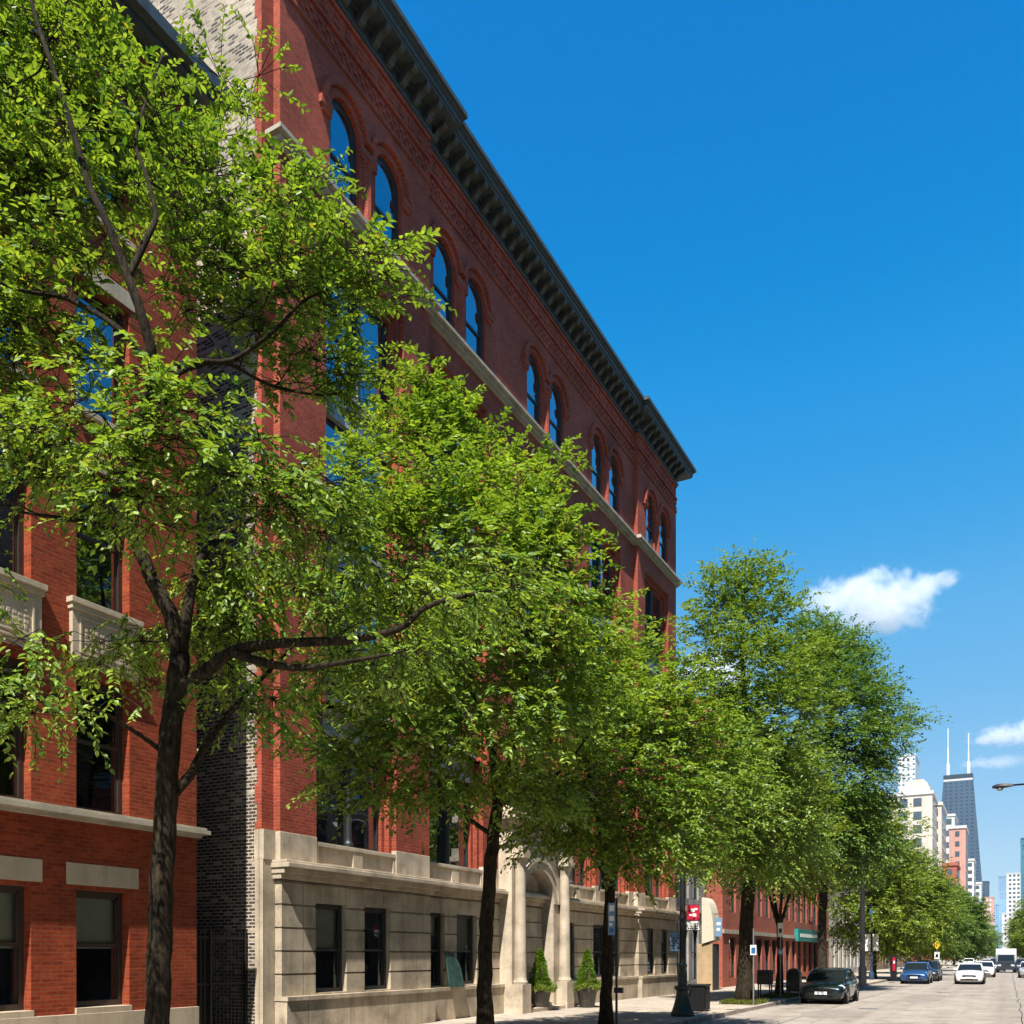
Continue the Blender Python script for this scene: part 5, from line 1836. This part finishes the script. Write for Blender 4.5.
def topiary(label, px, zc, ht, seed):
    x, y = XY(px, zc)
    root = thing('potted_topiary', label, 'potted plant', (x, y, 0), 'potted topiaries by the entrance')
    b = MB(); b.lathe([(.25, 0), (.27, .02), (.36, .55), (.40, .60), (.40, .68), (.35, .68), (.33, .60)], x, y, 20)
    b.build('pot', M_POT, root, smooth='auto')
    b = MB(); b.tube([(x, y, .55), (x, y, ht - .2)], [.03, .012], 6); b.build('stem', M_BARK, root)
    rng = np.random.default_rng(seed)
    def leaves(N, pos, outw, ln, c0, c1, nm):
        ax = unit(outw + rng.normal(size=(N, 3)) * .5 + np.array([0, 0, .25]))
        nr = np.array([[0, 0, 1.0]]) + rng.normal(size=(N, 3)) * .6
        l = ln * (.6 + .8 * rng.random(N))
        k = rng.random((N, 1))
        leaf_mesh(nm, pos - np.array([x, y, 0]), ax, nr, l, l * .55, np.array(c0) * (1 - k) + np.array(c1) * k, M_LEAF, root, True)
    N = 4200
    t = rng.random(N) ** 1.35
    a = rng.random(N) * 2 * PI
    lump = 1 + .18 * np.sin(a * 3 + t * 9) + .12 * np.sin(a * 5 - t * 14 + 1)
    r = .36 * (1 - t) ** .85 * (.45 + .6 * np.sqrt(rng.random(N))) * lump + .015
    z = .78 + t * (ht - .8)
    o = np.stack([np.cos(a), np.sin(a), np.full(N, .25)], axis=1)
    leaves(N, np.stack([x + r * np.cos(a), y + r * np.sin(a), z], axis=1), o, .065, (.06, .15, .012), (.20, .33, .03), 'cone_foliage')
    N = 1500
    a = rng.random(N) * 2 * PI
    r = .12 + .42 * np.sqrt(rng.random(N))
    z = .68 + .16 * rng.random(N) + .05 * np.sin(a * 4) - .25 * np.maximum(0, r - .36)
    o = np.stack([np.cos(a), np.sin(a), np.full(N, .5)], axis=1)
    leaves(N, np.stack([x + r * np.cos(a), y + r * np.sin(a), z], axis=1), o, .10, (.10, .18, .03), (.34, .40, .14), 'trailing_leaves')
    return root


topiary('cone clipped evergreen in a grey pot, left of two at the stone portal', 540, 31.2, 2.1, 41)
topiary('cone clipped evergreen in a grey pot, right of two, nearer the parking sign', 587, 33.0, 2.1, 42)

# dark green board leaning on the stone wall between two ground windows
gb = thing('leaning_board', 'dark green weathered board leaning against the stone wall, left of the second trunk', 'board', (XF + .5, at(452, XF + .3), 0))
yb = at(455, XF + .3)
q = MB(); q.idx([(XF + .38, yb - .45, .96), (XF + .38, yb + .35, .96), (XF + .24, yb + .35, 1.55), (XF + .20, yb + .05, 1.95), (XF + .20, yb - .40, 2.0),
                 (XF + .42, yb - .45, .96), (XF + .42, yb + .35, .96), (XF + .28, yb + .35, 1.55), (XF + .24, yb + .05, 1.95), (XF + .24, yb - .40, 2.0)],
                [(4, 3, 2, 1, 0), (5, 6, 7, 8, 9), (0, 1, 6, 5), (1, 2, 7, 6), (2, 3, 8, 7), (3, 4, 9, 8), (4, 0, 5, 9)])
M_GRBOARD = plain('weathered_green', (.02, .06, .05), .6, var=.6, scale=5)
q.build('panel', M_GRBOARD, gb)

# cream awning on a tan pier, with a blue sign
x0, ya = -14.45, at(710, -14.0)
aw = thing('awning', 'rounded cream awning above a tan panel beside the grey shop', 'awning', (x0, ya, 0))
pr_ = []
n = 10
for k in range(n + 1):
    t = k / n
    pr_.append((x0 + 0.65 * math.sin(t * PI / 2), 5.0 - 2.3 * (1 - math.cos(t * PI / 2)) ** 1.2))
q = MB(); q.prism([(x0, 2.5)] + pr_[::-1][:1] + [(a_, b_) for a_, b_ in pr_[::-1][1:]], ya, ya + 1.3, 'y')
q.build('canopy', M_CREAM, aw)
q = MB(); q.box(x0 - .3, x0 + .55, ya + .1, ya + 1.0, -.02, 2.5); q.build('pier', M_TAN, aw)
q = MB(); q.box(x0 + .55, x0 + .6, ya + .1, ya + 1.2, -.02, 2.5); q.build('side_panel', M_CLOTH, aw)
bs = thing('hanging_sign', 'small blue sign hung at the edge of the cream awning', 'sign', (x0 + .8, ya, 0))
board(bs, 'panel', x0 + .80, ya + .4, 2.9, 3.9, .36, M_LBLUE, marks=[(.2, .8, .6, .75, M_WHITE), (.2, .7, .3, .45, M_WHITE)])
q = MB(); q.tube([(x0 + .3, ya + .4, 4.1), (x0 + .98, ya + .4, 4.1)], [.02, .02], 6); q.build('bracket', M_BLACK, bs)

# teal shop sign on the rose brick front
ts_y0, ts_y1 = at(797, XF + .2), at(818, XF + .2)
ts = thing('shop_sign', 'long teal shop sign with pale lettering on the rose brick front', 'sign', (XF + .2, (ts_y0 + ts_y1) / 2, 0))
q = MB(); q.box(XF - .05, XF + .3, ts_y0, ts_y1, 3.0, 3.95)
q.mi = 1
yy = ts_y0 + .8
while yy < ts_y1 - .8:
    w_ = rm_.uniform(.25, .55)
    q.box(XF + .3, XF + .315, yy, yy + w_, 3.32, 3.6); yy += w_ + .22
q.build('fascia', [M_TEAL, M_WHITE], ts)

# grey utility pole, lamp post with boards, small signs
up, x, y = pole_thing('utility_pole', 'grey metal utility pole on the pavement right of the black sedan', 'pole', 862.5, 55.8)
b = MB(); b.lathe([(.24, 0), (.24, 1.1), (.17, 1.25), (.15, 3), (.12, 9.2)], x, y, 14); b.build('shaft', M_METAL, up, smooth='auto')
b = MB(); b.box(x - .12, x + .12, y - .3, y - .14, 2.2, 2.7); b.build('control_box', M_METAL, up, bevel=.02)
l2, x, y = pole_thing('street_lamp', 'slim blue lamp post with two white boards, beyond the grey utility pole', 'street lamp', 871.5, 70)
s_ = F / 70
b = MB(); b.lathe([(.2, 0), (.2, .5), (.09, .7), (.08, 4), (.06, 8.2)], x, y, 12); b.build('pole', plain('blue_pole_paint', (.02, .05, .09), .4), l2, smooth='auto')
b = MB(); b.tube([(x, y, 8.1), (x + .8, y, 8.6), (x + 1.8, y, 8.7)], [.05, .045, .04], 8); b.build('arm', M_BLACK, l2, smooth=True)
b = MB(); b.lathe([(.05, .1), (.22, .04), (.2, -.08), (.1, -.12)], x + 1.9, y, 10, 8.65); b.build('lamp_head', M_METAL, l2)
b = MB(); b.box(x - .12, x + .12, y - .12, y + .12, EYE + 34 / s_, EYE + 46 / s_); b.build('blue_collar', M_BLUE, l2)
wbz = (EYE + (955 - 951) / s_, EYE + (955 - 934) / s_)
w1 = thing('sign_board', 'pair of blank white boards on the slim blue lamp post', 'sign', (x, y, 0))
board(w1, 'board', x - CT * 4 / s_, y - ST * 4 / s_, wbz[0], wbz[1], 6.6 / s_, M_WHITE)
board(w1, 'board', x + CT * 4 / s_, y + ST * 4 / s_, wbz[0], wbz[1], 6.6 / s_, M_WHITE)

sg, x, y = pole_thing('warning_sign', 'yellow warning sign above a small white sign, behind the blue sedan', 'sign', 937, 88)
s_ = F / 88
b = MB(); b.tube([(x, y, 0), (x, y, 3.3)], [.04, .04], 8); b.build('post', M_METAL, sg)
b = MB()
h_ = .42
c_ = EYE + 10 / s_
ring = [(-h_, 0), (0, -h_), (h_, 0), (0, h_)]
vv = [(x + CT * u, y + ST * u - .06, c_ + v) for u, v in ring] + [(x + CT * u, y + ST * u - .09, c_ + v) for u, v in ring]
b.idx(vv, [(3, 2, 1, 0), (4, 5, 6, 7), (0, 1, 5, 4), (1, 2, 6, 5), (2, 3, 7, 6), (3, 0, 4, 7)])
b.build('diamond_plate', M_YEL, sg)
board(sg, 'plate', x, y - .08, EYE - 4 / s_, EYE + 3 / s_, 5 / s_, M_WHITE, marks=[(.25, .75, .25, .7, M_BLACK)])

rs, x, y = pole_thing('information_sign', 'dark framed standing sign with a red panel, left of the blue sedan', 'sign', 893.5, 66)
s_ = F / 66
board(rs, 'frame', x, y, .1, EYE + 0 / s_, 6 / s_, M_BLACK, th=.1)
board(rs, 'red_panel', x + ST * .08, y - CT * .08, .75, EYE - 2.5 / s_, 2.6 / s_, M_RED, marks=[(.2, .8, .55, .75, M_WHITE)])

nb, x, y = pole_thing('newspaper_box', 'dark newspaper box on four legs between two tree trunks', 'newspaper box', 765, 39.6)
b = MB(); b.box(x - .3, x + .3, y - .25, y + .25, .62, 1.25); b.build('cabinet', M_BLACK, nb, bevel=.04)
b = MB(); b.box(x - .22, x + .22, y - .27, y - .249, .85, 1.15); b.build('window', M_CGLASS, nb)
for sx in (-1, 1):
    for sy in (-1, 1):
        b = MB(); b.box(x + sx * .24 - .025, x + sx * .24 + .025, y + sy * .19 - .025, y + sy * .19 + .025, 0, .63); b.build('leg', M_BLACK, nb)
mbx, x, y = pole_thing('mail_box', 'dark round topped mail box left of the black sedan', 'mail box', 794, 41.5)
b = MB(); b.prism([(-.3, .25), (.3, .25), (.3, 1.0), (.26, 1.15), (.15, 1.26), (0, 1.3), (-.15, 1.26), (-.26, 1.15), (-.3, 1.0)], -.28, .28, 'y')
b.v = [(px_ + x, py_ + y, pz_) for px_, py_, pz_ in b.v]
b.build('body', M_BLACK, mbx, bevel=.02)
for sx in (-1, 1):
    for sy in (-1, 1):
        b = MB(); b.box(x + sx * .25 - .03, x + sx * .25 + .03, y + sy * .22 - .03, y + sy * .22 + .03, 0, .26); b.build('leg', M_BLACK, mbx)
sp, x, y = pole_thing('street_sign', 'small white and blue parking plate on a post right of the thick trunk', 'sign', 753.5, 34.6)
s_ = F / 34.6
b = MB(); b.tube([(x, y, 0), (x, y, 2.9)], [.028, .028], 8); b.build('post', M_METAL, sp)
board(sp, 'plate', x, y - .04, EYE + 0 / s_, EYE + 10 / s_, 6 / s_, M_WHITE, marks=[(.15, .85, .15, .75, M_BLUE)])
sp, x, y = pole_thing('street_sign', 'small light blue plate fixed on a post by the slim trunk', 'sign', 780.5, 40.0)
s_ = F / 40.0
b = MB(); b.tube([(x, y, 0), (x, y, 3.3)], [.028, .028], 8); b.build('post', M_METAL, sp)
board(sp, 'plate', x, y - .04, EYE + 0 / s_, EYE + 6 / s_, 5 / s_, M_LBLUE, marks=[(.2, .8, .3, .6, M_WHITE)])
board(sp, 'plate', x, y - .04, EYE + 18 / s_, EYE + 32 / s_, 5 / s_, M_WHITE, marks=[(.2, .8, .3, .6, M_BLACK)])

# cobra head lamp reaching over the road from the right kerb
zc = 40.0
hd_ = P(1003, 787, zc)
cl = thing('street_lamp', 'cobra head road lamp on a long arm at the right edge, high over the road', 'street lamp', (3.4, hd_.y, 0))
b = MB(); b.lathe([(.2, 0), (.2, .6), (.12, .8), (.09, 6), (.07, 8.9)], 3.4, hd_.y, 14); b.build('pole', M_BLACK, cl, smooth='auto')
b = MB(); b.tube([(3.4, hd_.y, 8.8), (3.1, hd_.y, 9.15), (2.2, hd_.y, hd_.z + .06), (hd_.x + .36, hd_.y, hd_.z + .05)], [.05, .05, .045, .04], 10); b.build('arm', M_BLACK, cl, smooth=True)
b = MB()
rings = []
for u, w_, t0, t1 in ((.40, .05, .0, .1), (.2, .13, -.02, .13), (0, .19, -.04, .15), (-.25, .18, -.05, .13), (-.42, .09, -.02, .07)):
    rings.append([(hd_.x + u, hd_.y - w_, hd_.z + .02), (hd_.x + u, hd_.y - w_ * .5, hd_.z + t1), (hd_.x + u, hd_.y + w_ * .5, hd_.z + t1), (hd_.x + u, hd_.y + w_, hd_.z + .02), (hd_.x + u, hd_.y + w_ * .6, hd_.z + t0), (hd_.x + u, hd_.y - w_ * .6, hd_.z + t0)])
loft(b, rings)
b.build('lamp_head', M_BLACK, cl, smooth='auto')
b = MB(); b.lathe([(.14, 0), (.13, -.06), (.08, -.11), (.01, -.13)], hd_.x - .12, hd_.y, 14, hd_.z - .04); b.build('lens', M_LAMP, cl, smooth=True)

# tree pits with grass
rg = np.random.default_rng(9)
pits = MB()
gp, gn = [], []
for (px, zc) in ((158, 10.9), (484, 17.7), (606, 22.95), (745, 36.0), (783, 41.2), (822, 50.0)):
    x, y = XY(px, zc)
    pits.box(x - .75, min(x + .75, KL - .22), y - 1.3, y + 1.3, -.05, .006)
    if zc > 30:
        n = 2600
        gp.append(np.stack([rg.uniform(x - .7, min(x + .7, KL - .25), n), rg.uniform(y - 1.25, y + 1.25, n), np.full(n, .005)], axis=1))
structure('tree_pit', pits, M_PIT)
gp = np.concatenate(gp)
ga = unit(rg.normal(size=(len(gp), 3)) * .45 + np.array([0, 0, 1.0]))
gl_ = .10 + .12 * rg.random(len(gp))
kk = rg.random((len(gp), 1))
gr = leaf_mesh('grass', gp, ga, rg.normal(size=(len(gp), 3)), gl_, gl_ * .12, np.array([.09, .15, .02]) * (1 - kk) + np.array([.26, .28, .05]) * kk, M_LEAF, None, True)
tag(gr, 'sparse grass growing in the tree pits along the kerb', 'grass', kind='stuff')


# ------------------------------------------------------------------ clouds
def cloud(label, blobs, zc, seed, dens=0.012):
    """one closed body of cloud; blobs = (px, py, rx_px, ry_px)"""
    s = F / zc
    pts = [(P(px, py, zc), rx / s, ry / s) for px, py, rx, ry in blobs]
    mn = Vector([min(p[i] - max(rx, ry) * 1.3 for p, rx, ry in pts) for i in range(3)])
    mx_ = Vector([max(p[i] + max(rx, ry) * 1.3 for p, rx, ry in pts) for i in range(3)])
    c = (mn + mx_) / 2
    b = MB(); b.box(mn.x, mx_.x, mn.y, mx_.y, mn.z, mx_.z)
    m = bpy.data.materials.new('cloud_vapour'); m.use_nodes = True
    nt = m.node_tree; nt.nodes.clear()
    out = nt.nodes.new('ShaderNodeOutputMaterial')
    pv = nt.nodes.new('ShaderNodeVolumePrincipled')
    pv.inputs['Color'].default_value = (1, 1, 1, 1)
    pv.inputs['Anisotropy'].default_value = 0.0
    g = nt.nodes.new('ShaderNodeNewGeometry')
    R0 = max(max(rx, ry) for _, rx, ry in pts)
    n1 = noise(nt, g.outputs['Position'], 2.6 / R0, 8, 0.62)
    n1.inputs['Distortion'].default_value = 0.3
    field = None
    for p, rx, ry in pts:
        sb_ = nt.nodes.new('ShaderNodeVectorMath'); sb_.operation = 'SUBTRACT'
        nt.links.new(g.outputs['Position'], sb_.inputs[0]); sb_.inputs[1].default_value = p
        dv = nt.nodes.new('ShaderNodeVectorMath'); dv.operation = 'DIVIDE'
        nt.links.new(sb_.outputs[0], dv.inputs[0]); dv.inputs[1].default_value = (rx, rx, ry)
        le = nt.nodes.new('ShaderNodeVectorMath'); le.operation = 'LENGTH'
        nt.links.new(dv.outputs[0], le.inputs[0])
        if field is None: field = le.outputs['Value']
        else:
            mi = nt.nodes.new('ShaderNodeMath'); mi.operation = 'SMOOTH_MIN'; mi.inputs[2].default_value = 0.25
            nt.links.new(field, mi.inputs[0]); nt.links.new(le.outputs['Value'], mi.inputs[1]); field = mi.outputs[0]
    ma = nt.nodes.new('ShaderNodeMath'); ma.operation = 'MULTIPLY_ADD'       # d + 1.6 * (noise - .5)
    nt.links.new(n1.outputs[0], ma.inputs[0]); ma.inputs[1].default_value = -3.0
    nt.links.new(field, ma.inputs[2])
    mr = nt.nodes.new('ShaderNodeMapRange'); mr.interpolation_type = 'SMOOTHSTEP'
    nt.links.new(ma.outputs[0], mr.inputs[0])
    mr.inputs[1].default_value = -0.42; mr.inputs[2].default_value = -1.15; mr.inputs[3].default_value = 0.0; mr.inputs[4].default_value = dens
    nt.links.new(mr.outputs[0], pv.inputs['Density'])
    nt.links.new(pv.outputs[0], out.inputs['Volume'])
    o = b.build('cloud', m)
    tag(o, label, 'cloud')
    return o


cloud('white cumulus cloud in the blue sky right of the tall trees', [(866, 602, 42, 26), (832, 602, 32, 16), (902, 597, 34, 18), (934, 582, 26, 8), (880, 620, 42, 12), (860, 588, 20, 16), (818, 592, 16, 8)], 2600, 1)
cloud('small white cloud at the right edge above the road lamp', [(1000, 736, 26, 9), (1030, 732, 30, 11), (985, 740, 14, 5)], 2900, 2)
cloud('white cloud low between the brick building and the tall trees', [(715, 672, 38, 18), (690, 680, 24, 12)], 3000, 3)
cloud('faint wisp of cloud right of the antennas', [(1000, 762, 26, 5), (975, 764, 14, 4)], 3300, 4, 0.006)
SC.cycles.volume_bounces = 8
SC.cycles.volume_step_rate = 0.25
SC.cycles.volume_max_steps = 256


# ------------------------------------------------------------------ thin summer haze that fades the far skyline
b = MB(); b.box(-1810, 910, -310, 2380, -1.3, 520)
hz = bpy.data.materials.new('haze_air'); hz.use_nodes = True
nt = hz.node_tree; nt.nodes.clear()
ho = nt.nodes.new('ShaderNodeOutputMaterial'); hv = nt.nodes.new('ShaderNodeVolumePrincipled')
hv.inputs['Color'].default_value = (0.42, 0.70, 1.0, 1)
hv.inputs['Density'].default_value = 0.00003
nt.links.new(hv.outputs[0], ho.inputs['Volume'])
tag(b.build('haze', hz), kind='stuff')

# worn details of the street surface
rd = random.Random(31)
pt_ = MB()
for (x, y, a, b_) in ((-5.2, 33.0, 1.1, 2.6), (-3.4, 47.0, 0.9, 4.5), (-1.6, 62.0, 0.8, 3.0), (-4.4, 84.0, 1.2, 6.0), (-2.9, 28.0, 0.7, 1.6)):
    n = 10
    pt_.face([(x + a * math.cos(2 * PI * k / n) * rd.uniform(.8, 1.1) * 1.1, y + b_ * math.sin(2 * PI * k / n) * rd.uniform(.85, 1.1), RZ + .004) for k in range(n)])
structure('road_patch', pt_, ground_mat('asphalt_patch', (0.25, 0.22, 0.19), dirt=.2))
pt_ = MB()
for y0_, y1_, x in ((20, 75, -5.9), (26, 120, 0.4)):
    y = y0_
    px0 = x
    while y < y1_:
        nx = x + rd.uniform(-.08, .08)
        pt_.face([(px0 - .016, y, RZ + .0035), (px0 + .016, y, RZ + .0035), (nx + .016, y + 1.6, RZ + .0035), (nx - .016, y + 1.6, RZ + .0035)])
        px0 = nx; y += 1.6
structure('tar_seam', pt_, plain('tar', (.035, .033, .03), .6))
for lab, x, y in (('round iron manhole cover in the road beside the black sedan', -4.6, 36.5), ('round iron manhole cover further along in the road, before the white sedan', -3.0, 54.0)):
    mh = MB(); mh.lathe([(.36, 0), (.36, .012), (.33, .014), (.33, .009)], x, y, 24, RZ)
    for k in range(-3, 4):
        h = math.sqrt(max(0, .3 ** 2 - (k * .09) ** 2))
        mh.box(x - h, x + h, y + k * .09 - .015, y + k * .09 + .015, RZ + .009, RZ + .013)
    tag(mh.build('manhole_cover', M_METAL), lab, 'manhole cover')
